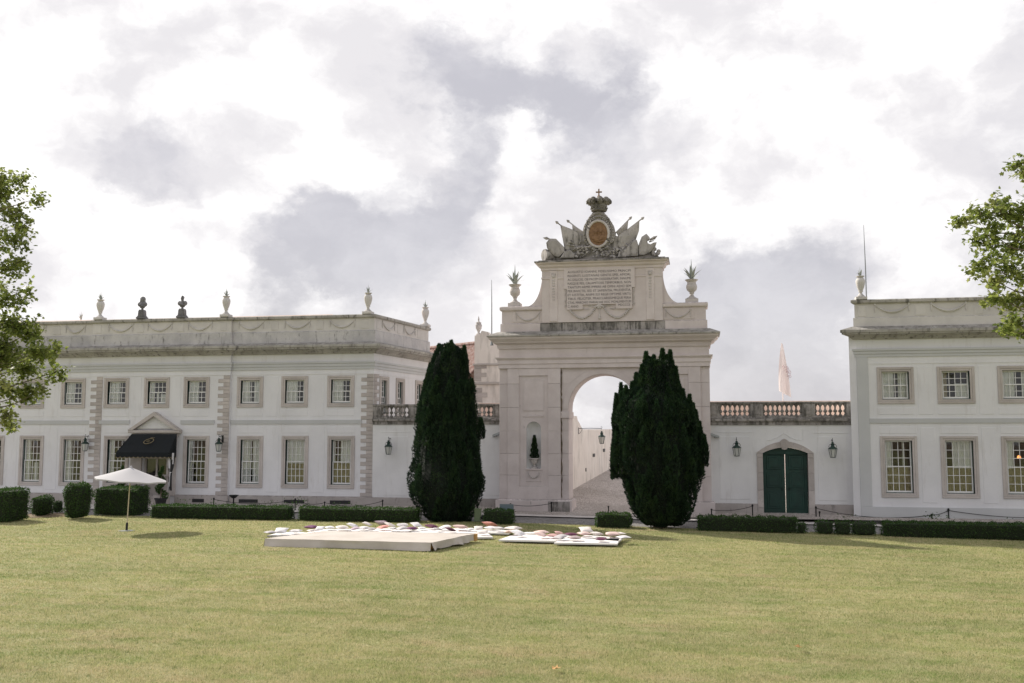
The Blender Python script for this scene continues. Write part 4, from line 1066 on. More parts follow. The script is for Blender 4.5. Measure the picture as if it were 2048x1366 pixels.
    put('pier_foot', MB().box(min(AXM+s*(HW), AXM+s*OPN), max(AXM+s*HW, AXM+s*OPN), YA+.02, YA+TH-.02, -.4, A['pl']-.003), 'lime', AR)
bothx(piers)
arc = [(AXM+OPN*math.cos(t), SPR+OPN*math.sin(t)) for t in np.linspace(math.pi, 0, 33)]
put('spandrel', MB().prism([(AXM-JMB, A['imp1']), (AXM-OPN, A['imp1'])] + arc + [(AXM+OPN, A['imp1']), (AXM+JMB, A['imp1']), (AXM+JMB, A['body']-.002), (AXM-JMB, A['body']-.002)], YA+.12, YA+TH), 'lime', AR)
ai = [(AXM+(OPN+.02)*math.cos(t), SPR+(OPN+.02)*math.sin(t)) for t in np.linspace(math.pi, 0, 25)]
ao = [(AXM+(OPN+.26)*math.cos(t), SPR+(OPN+.26)*math.sin(t)) for t in np.linspace(0, math.pi, 25)]
put('archivolt', MB().prism(ai+ao, YA+.10, YA+.125), 'lime', AR)
for s in (-1, 1):
    x0, x1 = sorted((AXM+s*(JMB-.10), AXM+s*(OPN*.52)))
    xo = AXM+s*(JMB-.10); xi = AXM+s*(OPN*.55); zt_ = A['body']-.20; zb2 = SPR+.75*OPN
    put('spandrel_panel', MB().prism([(xo, zb2), (xo, zt_), (xi, zt_), (AXM+s*OPN*.98, SPR+.74*OPN)][::s], YA+.108, YA+.121), 'lime', AR)
# rough dark joint with dead creeper down the inner corner of the left pier
pts = [(xa_(1122.5)+random.uniform(-.02, .02), YA+.085+random.uniform(-.02, .01), za(740)+(za(994)-za(740))*i/46) for i in range(47)]
put('dead_creeper', MB().tube(pts, [random.uniform(.012, .042) for _ in pts], 5), 'bark', AR)
# entablature
ep = [(AX0, YA+TH), (AX0, YA), (AX1, YA), (AX1, YA+TH)]
def am(name, prof, mat='lime', p=ep): return put(name, MB().sweep(prof, p), mat, AR)
am('architrave', [(-TH*.45, A['body']), (.03, A['body']), (.03, A['ar2']), (.07, A['ar2']+.02), (.07, A['ar1']), (.16, A['fr0']-.02), (.16, A['fr0']+.03), (-TH*.45, A['fr0']+.03)])
am('frieze', [(-TH*.45, A['fr0']+.03), (.0, A['fr0']+.03), (.0, A['c2']), (-TH*.45, A['c2'])])
am('cornice', [(-TH*.45, A['c2']), (.06, A['c2']), (.10, A['c1']-.1), (.26, A['c1']-.02), (.28, A['c1']+.03), (.44, A['c0']), (.46, A['c0']+.10), (.10, A['ctop']+.02), (-TH*.45, A['ctop']+.02)], 'lime')
am('cornice_top', [(.05, A['ctop']+.02), (.47, A['c0']+.08), (.52, A['c0']+.10), (.52, A['c0']+.16), (.05, A['ctop']+.10)], 'cornice')
# attic, lower stage
LX0, LX1 = AXM-(AXM-xa_(1003, 640)), AXM+(AXM-xa_(1003, 640))
BX0, BX1 = AXM-(AXM-xa_(1084, 580)), AXM+(AXM-xa_(1084, 580))
la = [(LX0, YA+1.4), (LX0, YA+.10), (LX1, YA+.10), (LX1, YA+1.4)]
put('attic_stage', MB().box(LX0, LX1, YA+.10, YA+1.4, A['ctop'], A['atc']), 'lime', AR)
am('attic_base', [(-.02, A['ctop']), (.07, A['ctop']), (.07, A['atb']-.03), (.03, A['atb']), (-.02, A['atb'])], 'stained', [(BX0-.1, YA+.10), (BX1+.1, YA+.10)])
for pth in ([(LX0, YA+1.4), (LX0, YA+.10), (BX0-.1, YA+.10)], [(BX1+.1, YA+.10), (LX1, YA+.10), (LX1, YA+1.4)]):
    am('attic_base', [(-.02, A['ctop']), (.06, A['ctop']), (.06, A['atb']-.03), (.02, A['atb']), (-.02, A['atb'])], 'lime', pth)
for pth in ([(LX0, YA+1.4), (LX0, YA+.10), (BX0-.01, YA+.10)], [(BX1+.01, YA+.10), (LX1, YA+.10), (LX1, YA+1.4)]):
    am('attic_coping', [(-.5, A['atc']), (.08, A['atc']), (.10, A['atc']+.05), (.10, A['at1']-.04), (.05, A['at1']), (-.5, A['at1'])], 'lime', pth)
for s in (-1, 1):
    a = AXM+s*(AXM-xa_(1027, 634)); b = AXM+s*(AXM-xa_(1083, 634)); a, b = sorted((a, b))
    panel(AR, a-.05, b+.05, A['atb']+.06, A['atc']-.04, YA+.10, 'lime', .02, 'attic_panel')
    garland(AR, (a+.12, YA+.07, A['atc']-.14), (1, 0), b-a-.24, .36, mat='lime_pale', r=.025)
# attic, main block with tablet
bz0, bz1 = A['atb']-.0, za(536, 1200)
ab = [(BX0, YA+1.2), (BX0, YA-.02), (BX1, YA-.02), (BX1, YA+1.2)]
put('attic_block', MB().box(BX0, BX1, YA-.02, YA+1.2, bz0, bz1), 'lime', AR)
ac0, ac1 = za(536, 1200), za(521, 1200)
am('attic_cornice', [(-.3, ac0-.05), (.05, ac0-.05), (.05, ac0+.05), (.14, ac0+.12), (.16, ac1-.16), (.30, ac1-.10), (.30, ac1-.06), (-.3, ac1-.06)], 'lime', ab)
put('attic_cornice_top', MB().slab([(BX0-.33, YA-.35), (BX1+.33, YA-.35), (BX1+.33, YA+1.5), (BX0-.33, YA+1.5)], ac1-.06, ac1).slab([(BX0-.15, YA-.15), (BX1+.15, YA-.15), (BX1+.15, YA+1.3), (BX0-.15, YA+1.3)], ac1, ac1+.07), 'stained', AR)
put('attic_string', MB().box(BX0-.03, xa_(1129, 560)-.02, YA-.05, YA-.018, za(561), za(557), .008).box(xa_(1267, 560)+.02, BX1+.03, YA-.05, YA-.018, za(561), za(557), .008), 'lime', AR)
for s in (-1, 1):
    xi = AXM+s*(BX1-AXM); r_x, r_z = .78, za(545)-A['at1']
    poly = [(xi, A['at1']), (xi, za(545))] + [(xi+s*r_x*(1-math.cos(t)), za(545)-r_z*math.sin(t)) for t in np.linspace(.05, math.pi/2, 14)] + [(xi+s*(r_x+.02), A['at1'])]
    put('scroll_buttress', MB().prism(poly[::s], YA+.12, YA+.85), 'lime', AR)
    xp = AXM+s*(AXM-xa_(1107.5, 590))
    put('attic_pilaster', MB().box(xp-.19, xp+.19, YA-.055, YA-.022, A['atb']+.05, ac0-.06, .012), 'lime', AR)
    mb = MB()
    zt_ = za(555); mb.ell((xp, YA-.07, zt_), (.10, .06, .11), 8, 6); mb.ell((xp-.07, YA-.07, zt_+.09), (.045, .035, .06), 6, 4); mb.ell((xp+.07, YA-.07, zt_+.09), (.045, .035, .06), 6, 4); mb.ell((xp, YA-.12, zt_-.03), (.035, .03, .04), 6, 4)
    for k in range(8):
        z_ = za(564)-.135*k; w_ = .075-.006*k
        mb.ell((xp-.035, YA-.06, z_), (w_*.55, .02, .05), 6, 4); mb.ell((xp+.035, YA-.06, z_), (w_*.55, .02, .05), 6, 4)
    put('drop_ornament', mb, 'lime_pale', AR, smooth=True)
# tablet
tx0, tx1 = xa_(1134, 580), xa_(1264.5, 580); ty0 = YA-.115
T_ = lambda y: at(1200, y, YA-.1).z
tw = tx1-tx0
tab = put('inscription_tablet', MB().prism([(tx0, T_(618)), (tx0+tw*.245, T_(618)), (tx0+tw*.245, T_(608.5)), (tx0+tw*.755, T_(608.5)), (tx0+tw*.755, T_(618)), (tx1, T_(618)), (tx1, T_(576)), (tx1+.13, T_(576)), (tx1+.13, T_(536.5)), (tx0-.13, T_(536.5)), (tx0-.13, T_(576)), (tx0, T_(576))], ty0, YA-.019), 'lime', AR)
LINES = ['AVGVSTO IOANNI, FIDELISSIMO PRINCIPI'.replace('V', 'U'), 'REGENTI, LUSITANAE GENTIS SPEI, AMORI,', 'AC DELICIIS, OB PACEM DESIDERATAM, INNUME', 'RASQUE RES, CALAMITOSIS TEMPORIBUS, NON', 'TANTUM ARMIS IMPERII AB OMNI AEVO SEM',
    'PER INVICTIS, SED ET SAPIENTIA, PRUDENTIA,', 'ET IUSTITIA, ANIMI SUI REGII OPTIMIS VIRTU', 'TIBUS, FELICITER, PRAECLARISSIMEQUE PERA', 'CTAS, MARCHIO MARIALVAE HOC MONUMENTUM']
lz0, lz1 = T_(542.5), T_(604)
def letters(txt, x0, w, zc, h=.118):
    cu = bpy.data.curves.new('letters', 'FONT'); cu.body = txt; cu.size = h*1.38; cu.resolution_u = 2; cu.space_word = 1.0
    o = bpy.data.objects.new('letters', cu); COL.objects.link(o)
    bpy.context.view_layer.update()
    me = bpy.data.meshes.new_from_object(o.evaluated_get(bpy.context.evaluated_depsgraph_get()))
    bpy.data.objects.remove(o); bpy.data.curves.remove(cu)
    co = np.empty(len(me.vertices)*3, np.float32); me.vertices.foreach_get('co', co); co = co.reshape(-1, 3)
    co -= np.array([co[:, 0].min(), 0, 0]); k = w/co[:, 0].max() if w else 1.0
    out = np.stack([co[:, 0]*k, np.zeros(len(co)), co[:, 1]], 1).astype(np.float32)
    me.vertices.foreach_set('co', out.ravel()); me.materials.clear(); me.materials.append(M['ink']); me.name = 'inscription_line'
    put('inscription_line', me, None, tab, (x0, ty0-.004, zc-h*.5))['kind'] = 'stuff'
for i, ln in enumerate(LINES):
    letters(ln, tx0+.05, tw-.10, lz0+(lz1-lz0)*i/8)
letters('C. ANNO', tx0+.05, .52, lz0+(lz1-lz0)*9/8); letters('MDCCCII.', tx1-.66, .58, lz0+(lz1-lz0)*9/8+.03)
# flower swags below and beside the tablet
def flower_rope(pts, r, name='flower_garland'):
    mb = MB(); rr = random.Random(3)
    for p in pts:
        for _ in range(2):
            mb.ell((p[0]+rr.uniform(-.4, .4)*r, p[1]+rr.uniform(-.25, .1)*r, p[2]+rr.uniform(-.4, .4)*r), (r*rr.uniform(.5, .85),)*3, 6, 4)
    put(name, mb, 'lime_pale', AR, smooth=True)
ky = YA-.06
for s in (-1, 1):
    xk = (tx0+tx1)/2; xo = xk+s*(tw/2+.06)
    flower_rope([(xk+s*(.14+(tw/2-.14)*t), ky, T_(611)+(T_(609)-T_(611))*t-.62*(1-(2*t-1)**2)) for t in np.linspace(0, 1, 26)], .065)
    flower_rope([(xo+.02*math.sin(k*1.4), ky, T_(578)-.072*k) for k in range(12)], .048)
    mb = MB().tube([(xk+s*.1, ky, T_(611)), (xk+s*.32, ky-.02, T_(613)), (xk+s*.42, ky, T_(609)), (xk+s*.55, ky, T_(612.5))], .022, 5).tube([(xk+s*.5, ky, T_(617)), (xk+s*.7, ky, T_(618.5)), (xk+s*.78, ky, T_(615))], .02, 5)
    put('ribbon', mb, 'lime_pale', AR, smooth=True)
xk = (tx0+tx1)/2
mb = MB()
for k in range(6): mb.ell((xk+.08*math.cos(k*1.047), ky-.03, T_(611.5)+.08*math.sin(k*1.047)), (.06, .05, .06), 6, 4)
mb.ell((xk, ky-.06, T_(611.5)), (.05, .05, .05), 6, 4); mb.tube([(xk, ky, T_(614)), (xk, ky, T_(632))], [.02, .035], 5); mb.ell((xk, ky-.02, T_(635)), (.07, .06, .09), 6, 5)
put('rosette', mb, 'lime_pale', AR, smooth=True)

# carved crest on top of the attic
YS = YA+.45
def S(cx, cy): # crest survey sheet (7.877 per photo row/column, origin 1080,370)
    q = at(1080+cx/7.877, 370+cy/7.877, YS); return (q.x, q.z)
def s3(cx, cy, dy=0): x, z = S(cx, cy); return (x, YS+dy, z)
sk = S(923, 783)
mb = MB(); rr = random.Random(5)
zb0 = ac1+.06
mb.prism([S(40, 1180), S(1890, 1150), S(1850, 1100), S(1700, 1010), S(1560, 960), S(1500, 890), S(1330, 850), S(1200, 800), S(930, 760), S(680, 800), S(560, 900), S(420, 960), S(300, 1010), S(100, 1100)], YS-.03, YS+.35)
for k in range(46):
    cx = rr.choice((rr.uniform(400, 700), rr.uniform(1180, 1560))); cy = rr.uniform(900, 1130)
    mb.ell(s3(cx, cy, -.08+rr.uniform(-.08, .04)), (rr.uniform(.10, .20), .09, rr.uniform(.04, .08)), 7, 5, Matrix.Rotation(rr.uniform(-1.3, 1.3), 3, 'Y'))
for k in range(70):
    cx = rr.uniform(560, 1290); cy = rr.uniform(985, 1150)
    mb.ell(s3(cx, cy, -.24+rr.uniform(-.08, .05)), (rr.uniform(.05, .12), .06, rr.uniform(.04, .08)), 6, 4, Matrix.Rotation(rr.uniform(-1.2, 1.2), 3, 'Y'))
crest = put('crest_sculpture', mb, 'crest', AR, smooth=True)
mb = MB()
egg = [(925, 425), (1020, 450), (1090, 530), (1165, 650), (1190, 760), (1170, 880), (1090, 970), (930, 1005), (770, 975), (690, 880), (672, 760), (700, 650), (770, 530), (830, 450)]
mb.prism([S(*p) for p in egg][::-1], YS-.16, YS+.3)
for ring_, (rx_, rz_, n_) in enumerate(((225, 285, 40), (180, 235, 34))):
    for k in range(n_):
        a = 2*math.pi*k/n_; cx = 930+rx_*math.cos(a)*(1-.10*math.sin(a)); cy = 745-rz_*math.sin(a)
        ang = a+math.pi/2+(.5 if k % 2 else -.4)
        mb.ell(s3(cx, cy, -.19-.03*ring_), (.085, .05, .035), 6, 4, Matrix.Rotation(ang, 3, 'Y'))
put('laurel_wreath', mb, 'crest', crest, smooth=True)
rxm, rzm = .46, .585
ring = [(sk[0]+(rxm+.06)*math.cos(t), YS-.24, sk[1]+(rzm+.06)*math.sin(t)) for t in np.linspace(0, 2*math.pi, 33)]
put('medallion_rim', MB().tube(ring, .065, 8), 'lime_pale', crest, smooth=True)
mb = MB().prism([(sk[0]+rxm*math.cos(t), sk[1]+rzm*math.sin(t)) for t in np.linspace(0, 2*math.pi, 32, endpoint=False)], YS-.23, YS-.1)
for dx, dz in ((-.10, .09), (.12, .11)):
    mb.ell((sk[0]+dx, YS-.24, sk[1]+dz), (.085, .07, .115), 10, 8)                       # heads
    mb.ell((sk[0]+dx-.01, YS-.235, sk[1]+dz+.05), (.10, .06, .09), 10, 8)                # hair
    mb.ell((sk[0]+dx, YS-.31, sk[1]+dz-.02), (.016, .02, .03), 6, 5)                     # nose
    mb.tube([(sk[0]+dx, YS-.23, sk[1]+dz-.08), (sk[0]+dx, YS-.23, sk[1]+dz-.2)], .05, 8)
    mb.ell((sk[0]+dx*1.25, YS-.23, sk[1]+dz-.30), (.19, .06, .14), 10, 8)                # shoulders
mb.tube([(sk[0]-.3, YS-.25, sk[1]-.22), (sk[0]-.05, YS-.28, sk[1]-.32), (sk[0]+.25, YS-.25, sk[1]-.26)], [.03, .05, .03], 6)
mb.tube([(sk[0]-.2, YS-.25, sk[1]-.33), (sk[0]+.05, YS-.28, sk[1]-.40), (sk[0]+.28, YS-.25, sk[1]-.34)], [.03, .05, .03], 6)
put('portrait_medallion', mb, 'terracotta', crest, smooth=True)
cxw, czw = S(930, 420); _, ct = S(930, 215); hwid = .42
mb = MB().lathe([(.36, 0), (.40, .05), (.36, .10), (.37, .20), (.41, .24), (.39, .30), (.43, .36)], (cxw, YS, czw), 20)
for k in range(14):
    a = 2*math.pi*k/14; mb.ell((cxw+.40*math.cos(a), YS+.40*math.sin(a), czw+.15), (.04, .04, .05), 6, 4)
for k in range(8):
    a = 2*math.pi*k/8+.2
    mb.ell((cxw+.44*math.cos(a), YS+.44*math.sin(a), czw+.50), (.17, .17, .19), 8, 6)
    for j in range(4): mb.ell((cxw+.58*math.cos(a+.15*j-.2), YS+.58*math.sin(a+.15*j-.2), czw+.44+.07*(j % 2)), (.06, .06, .06), 6, 4)
mb.ell((cxw, YS, czw+.50), (.38, .38, .20), 12, 6)
put('crown', mb, 'crown', crest, smooth=True)
put('cross', MB().ell((cxw, YS, czw+.74), (.09, .09, .09), 8, 6).box(cxw-.03, cxw+.03, YS-.03, YS+.03, czw+.78, czw+1.14).box(cxw-.15, cxw-.03, YS-.03, YS+.03, czw+.95, czw+1.01).box(cxw+.03, cxw+.15, YS-.03, YS+.03, czw+.95, czw+1.01), 'terracotta', crest)
def stone_flag(tip, foot, cloth, dy):
    p0, p1 = Vector(s3(*tip, dy)), Vector(s3(*foot, dy)); d = (p0-p1).normalized()
    mb = MB().tube([p1, p0-d*.18], .032, 6)
    mb.tube([p0-d*.20, p0-d*.14, p0-d*.06, p0], [.025, .075, .05, .004], 4)
    o = put('banner_staff', mb, 'crest', crest)
    n = len(cloth); P = [S(*c) for c in cloth]; c0 = (sum(p[0] for p in P)/n, sum(p[1] for p in P)/n)
    vs = [(x, YS+dy-.06, z) for x, z in P]+[(x, YS+dy+.06, z) for x, z in P]+[(c0[0], YS+dy-.13, c0[1])]
    fs = [(i, (i+1) % n, 2*n) for i in range(n)]+[(n+i, n+(i+1) % n, (i+1) % n, i) for i in range(n)]+[tuple(range(2*n-1, n-1, -1))]
    put('banner_cloth', MB().add(vs, fs), 'crest', o)
stone_flag((240, 570), (740, 950), [(322, 630), (500, 700), (660, 800), (640, 960), (540, 1060), (390, 1010), (350, 800)], -.02)
stone_flag((412, 543), (740, 800), [(505, 615), (680, 730), (660, 830), (512, 735)], .08)
stone_flag((1448, 490), (1180, 760), [(1388, 560), (1375, 690), (1230, 800), (1195, 740), (1290, 640)], .08)
stone_flag((1645, 503), (1220, 830), [(1566, 572), (1560, 720), (1510, 860), (1340, 1030), (1220, 960), (1210, 820), (1380, 700)], -.02)
def relief(name, poly, dy, th=.2, mat='crest'):
    P = [S(*c) for c in poly]; n = len(P); cx, cz = sum(p[0] for p in P)/n, sum(p[1] for p in P)/n
    inn = [(cx+(x-cx)*.72, cz+(z-cz)*.72) for x, z in P]
    vs = [(x, YS+dy-th*.5, z) for x, z in P]+[(x, YS+dy-th*.72, z) for x, z in inn]+[(x, YS+dy+th*.5, z) for x, z in P]
    fs = [(i, (i+1) % n, n+(i+1) % n, n+i) for i in range(n)]+[tuple(range(n, 2*n))]+[(2*n+i, 2*n+(i+1) % n, (i+1) % n, i) for i in range(n)]+[tuple(range(3*n-1, 2*n-1, -1))]
    return put(name, MB().add(vs, fs), mat, crest)
relief('octagonal_shield', [(108, 925), (165, 858), (262, 860), (385, 985), (395, 1060), (305, 1145), (240, 1130), (122, 1010)], -.14)
relief('crescent_shield', [(1560, 1105), (1562, 940), (1605, 830), (1680, 783), (1725, 830), (1690, 870), (1700, 930), (1760, 955), (1838, 915), (1810, 1000), (1720, 1080), (1640, 1112)], -.14)
relief('draped_cloth', [(330, 1165), (400, 1060), (480, 1040), (560, 1100), (545, 1165)], -.22, .16)
relief('draped_cloth', [(1360, 1140), (1380, 1000), (1450, 900), (1530, 880), (1555, 960), (1545, 1130)], -.2, .2)
relief('draped_cloth', [(1230, 1150), (1260, 1060), (1380, 1010), (1360, 1150)], -.22, .16)
p0, p1 = Vector(s3(68, 1112, -.12)), Vector(s3(215, 1105, .25)); 
put('stone_drum', MB().tube([p0, p0.lerp(p1, .06), p0.lerp(p1, .5), p0.lerp(p1, 1)], [.29, .31, .29, .31], 14), 'crest', crest, smooth=True)
mb = MB()
for k in range(9):
    a = k*.55; mb.ell(s3(1815+55*math.cos(a)*(1-.05*k), 1050+60*math.sin(a)*(1-.05*k), -.1), (.11, .12, .10), 7, 5)
mb.tube([s3(1730, 870, -.1), s3(1800, 840, -.1), s3(1852, 805, -.1)], [.04, .085, .004], 4).tube([s3(1720, 900, -.1), s3(1800, 880, -.1)], [.05, .01], 4).ell(s3(1700, 850, -.1), (.10, .1, .12), 7, 5)
put('helmet_and_spears', mb, 'crest', crest, smooth=True)
put('spear_head', MB().tube([s3(150, 850, .0), s3(100, 840, 0), s3(45, 830, 0)], [.03, .08, .004], 4), 'crest', crest)
# ------------------------------------------------------------------ urns, busts, poles
def agave(n, L_, w, seed, up=.6):
    r = random.Random(seed); mb = MB()
    for k in range(n):
        a = 2*math.pi*k/n+r.uniform(-.2, .2); lean = r.uniform(.75, 1.15) if k % 2 else r.uniform(.25, .6); ll = L_*(1.15-.35*lean)
        d = Vector((math.cos(a), math.sin(a), 0)); sd = Vector((-math.sin(a), math.cos(a), 0)); pts = []
        for j in range(6):
            t = j/5; pts.append(d*(ll*lean*.85*t**1.3)+Vector((0, 0, ll*(t-.38*lean*t*t))))
        vs = []
        for j, p in enumerate(pts):
            t = j/5; ww = w*(.55+.9*t*(1-t)*2)*(1-t**3)+.002
            vs += [tuple(p-sd*ww), tuple(p-d*ww*.35-Vector((0, 0, ww*.2))), tuple(p+sd*ww)]
        mb.add(vs, [(j*3+i, j*3+i+1, (j+1)*3+i+1, (j+1)*3+i) for j in range(5) for i in range(2)])
    mb.tube([(0, 0, 0), (0, 0, L_*.7), (0, 0, L_*1.25)], [w*.6, w*.45, .003], 4)
    return mb
AG1 = agave(13, .82, .075, 2).mesh('agave', 'agave', True)
AG2 = agave(9, .40, .045, 4).mesh('agave', 'agave', True)
U1 = MB().box(-.29, .29, -.29, .29, 0, .20, .015).lathe([(.24, .20), (.24, .25), (.14, .30), (.085, .38), (.08, .44), (.12, .47), (.10, .50), (.22, .62), (.25, .74), (.235, .84), (.20, .90), (.19, .98), (.28, 1.06), (.30, 1.09), (.27, 1.10), (.2, 1.06)], seg=18).mesh('urn_body', 'lime_pale', True)
U2 = MB().box(-.26, .26, -.26, .26, 0, .14, .015).lathe([(.20, .14), (.20, .18), (.12, .25), (.07, .34), (.07, .38), (.115, .40), (.115, .43), (.10, .45), (.17, .62), (.215, .80), (.225, .92), (.19, 1.03), (.13, 1.08), (.14, 1.11), (.20, 1.14), (.20, 1.17), (.1, 1.15)], seg=18).mesh('urn_body', 'parapet', True)
def urn(loc, label, kind=1, s=1.0):
    t = thing('stone_urn', label, 'urn', loc, 0, 'stone urns with metal agaves on the rooflines'); t.scale = (s, s, s)
    b = sub('urn_body', U1 if kind == 1 else U2, None, t)
    sub('agave', AG1 if kind == 1 else AG2, None, t, (0, 0, 1.03 if kind == 1 else 1.13), rot=(0, 0, random.uniform(0, 6)))
    return t
for px, lab in ((1030, 'open stone urn with tall agave on the left shoulder of the arch'), (1384, 'open stone urn with tall agave on the right shoulder of the arch')):
    p = at(px, 618, YA+.55); urn((p.x, YA+.55, A['at1']), lab, 1, 1.06)
for px, y, yy, lab in ((200, 640, YC+.08, 'slim stone urn on the parapet left of the two busts'), (452, 634, YC+.08, 'slim stone urn on the parapet right of the two busts'), (736, 628, YL+.1, 'slim stone urn on the front corner of the long wing')):
    p = at(px, y, yy); urn((p.x, yy, Z['top']), lab, 2, .96)
q = far-sdir*.35; urn((q.x-.05, q.y, Z['top']), 'slim stone urn on the rear corner of the long wing', 2, .98)
p = at(1719, 600, YR+.25); urn((RX0+.32, YR+.12, Q['top']), 'slim stone urn on the corner of the right wing', 2, .95)
p = at(162, 640, YL+4.6)
t = thing('agave_finial', 'small grey metal agave showing behind the parapet of the long wing', 'ornament', (p.x, YL+4.6, Z['base']), 0)
sub('agave_leaves', AG2, None, t, (0, 0, p.z-Z['base']+.02)); sub('stand', MB().lathe([(.15, 0), (.06, .1), (.05, p.z-Z['base']+.04)], seg=8), 'parapet', t)
def bust(loc, label, hair, s=1.0):
    t = thing('marble_bust', label, 'bust', loc, 0, 'marble busts on the parapet'); t.scale = (s, s, s)
    sub('bust_pedestal', MB().box(-.24, .24, -.22, .22, 0, .10, .01).box(-.20, .20, -.18, .18, .10, .16, .01).prism([(-.17, .16), (.17, .16), (.15, .42), (.10, .50), (-.10, .50), (-.15, .42)], -.15, .15), 'slate_stone', t)
    mb = MB().lathe([(.10, .48), (.055, .54), (.06, .58), (.14, .62)], seg=10)
    mb.ell((0, 0, .76), (.21, .15, .15), 12, 8); mb.ell((-.15, 0, .80), (.12, .13, .13), 10, 6); mb.ell((.15, 0, .80), (.12, .13, .13), 10, 6)
    mb.tube([(0, 0, .84), (0, -.01, 1.0)], [.085, .065], 10); mb.ell((0, -.02, 1.06), (.085, .10, .12), 12, 9)
    mb.ell((0, -.12, 1.05), (.018, .03, .03), 6, 5); mb.ell((0, -.10, .985), (.035, .03, .02), 6, 5); mb.ell((-.035, -.105, 1.085), (.022, .015, .01), 6, 4); mb.ell((.035, -.105, 1.085), (.022, .015, .01), 6, 4)
    if hair:
        for k in range(14):
            a = math.pi*(k/13)*1.2-.3; mb.ell((.11*math.cos(a), .03, 1.08+.10*math.sin(a)), (.05, .08, .055), 7, 5)
        for sx in (-1, 1):
            for k in range(5): mb.ell((sx*(.11+.012*k), .02, 1.03-.06*k), (.05, .06, .05), 7, 5)
    else:
        mb.ell((0, .02, 1.12), (.088, .10, .08), 10, 6); mb.ell((0, -.01, 1.17), (.05, .08, .05), 8, 5)
    mb.tube([(-.22, -.05, .86), (-.05, -.15, .76), (.12, -.14, .68), (.2, -.05, .70)], [.03, .045, .045, .03], 6)
    o = sub('bust_figure', mb, 'slate_stone', t, smooth=True)
    rm = o.modifiers.new('weld', 'REMESH'); rm.mode = 'VOXEL'; rm.voxel_size = .016; rm.use_smooth_shade = True
for px, lab, h_ in ((284, 'dark marble bust with long curled hair on the parapet', True), (364, 'dark marble bust with short hair on the parapet', False)):
    p = at(px, 640, YC+.05); bust((p.x, YC+.05, Z['top']), lab, h_, 1.0)
def pole(px, y0, y1, Y, zb, label):
    a = at(px, y1, Y); t = thing('lightning_rod', label, 'pole', (a.x, Y, zb), 0, 'thin rods on the rooflines'); h = at(px, y0, Y).z-zb
    sub('rod', MB().tube([(0, 0, 0), (.0, 0, h*.6), (-.02*h*.2, 0, h)], [.035, .028, .010], 6), 'grey_metal', t); sub('rod_base', MB().lathe([(.10, 0), (.06, .12), (.04, .2)], seg=8), 'grey_metal', t)
pole(983.5, 560, 672, YA+1.1, za(672)-.35, 'thin metal rod standing behind the left cornice of the arch')
pole(1733, 450, 600, YR+1.2, Q['base'], 'tall thin metal rod on the roof corner of the right wing')
# ------------------------------------------------------------------ flag behind the right gate wall
YF = 62.0
p0 = at(1563, 686, YF); zg = RAMPS*(YF-RAMP0)
FT = thing('flag_pole', 'white flag with a faded print hanging limp on its pole', 'flag', (p0.x, YF, zg))
sub('pole', MB().tube([(0, 0, 0), (0, 0, p0.z-zg)], [.05, .03], 8), 'flag', FT)
mb = MB(); ft = p0.z-.05-zg; fb = at(1563, 795, YF).z-zg
vs = []; K, J = 12, 16
for j in range(J+1):
    t = j/J
    for i in range(K+1):
        u = i/K; spread = .10+.62*t*(1-.25*t)
        vs.append((-.30*t*(1-u)*1.6*(1-t*.6)+spread*u*.9-.02, .10*math.sin(u*9+t*3)*t+.02, ft-(ft-fb)*t*(1-.12*(1-u))+.0))
fo = sub('flag_cloth', MB().add(vs, [(j*(K+1)+i, j*(K+1)+i+1, (j+1)*(K+1)+i+1, (j+1)*(K+1)+i) for j in range(J) for i in range(K)]), 'flag', FT, smooth=True)
mb = MB(); rr = random.Random(2)
for k in range(9):
    u = rr.uniform(.05, .45); z = ft-(ft-fb)*rr.uniform(.42, .62)
    mb.tube([(u-.08, -.14, z), (u, -.16, z+.1), (u+.07, -.14, z-.02), (u, -.15, z-.1)], .016, 4)
sub('flag_print', mb, 'pink_print', fo)

# ------------------------------------------------------------------ rear structures
RB = thing('rear_building', 'red tiled roof of a building behind the left yew', 'building', (at(905, 800, 64).x, 64, 0), R(-38))
rbw = 4.2; rh = at(905, 694, 64).z; eh = rh-3.4
sub('wall', MB().box(-rbw, rbw, -3.2, 3.2, 0, eh), 'cream', RB)
mb = MB(); nt = 46
for k in range(nt):
    x0_ = -rbw-.3+(2*rbw+.6)*k/nt; w_ = (2*rbw+.6)/nt
    vs = []
    for j in range(5):
        a = math.pi*j/4; xx = x0_+w_*(.5-.5*math.cos(a)); zz = .09*math.sin(a)
        vs += [(xx, -3.6, eh-.15+zz), (xx, 0, rh+zz)]
    mb.add(vs, [(2*j, 2*j+2, 2*j+3, 2*j+1) for j in range(4)])
for j in range(14):
    t = j/14
rf = sub('roof_tiles', mb, 'tile', RB); rf['kind'] = 'stuff'
sub('roof_back', MB().add([(-rbw-.3, 0, rh), (rbw+.3, 0, rh), (rbw+.3, 3.6, eh-.1), (-rbw-.3, 3.6, eh-.1)], [(0, 1, 2, 3)]), 'tile', RB)
sub('ridge', MB().tube([(-rbw-.3, 0, rh+.08), (rbw+.3, 0, rh+.08)], .14, 8), 'tile', RB)
YW = 54.5
PX = lambda px, y=730: at(px, y, YW).x
PZ = lambda y, px=975: at(px, y, YW).z
RWL = thing('stepped_wall', 'cream plastered wall with stepped top and finial left of the arch', 'wall', (PX(975), YW, 0))
put('wall', MB().prism([(PX(949), -.2), (PX(1012), -.2), (PX(1012), PZ(690)), (PX(985), PZ(689)), (PX(982), PZ(681)), (PX(976), PZ(664)), (PX(963), PZ(661)), (PX(960), PZ(668)), (PX(949), PZ(671))], YW, YW+.7), 'cream', RWL)
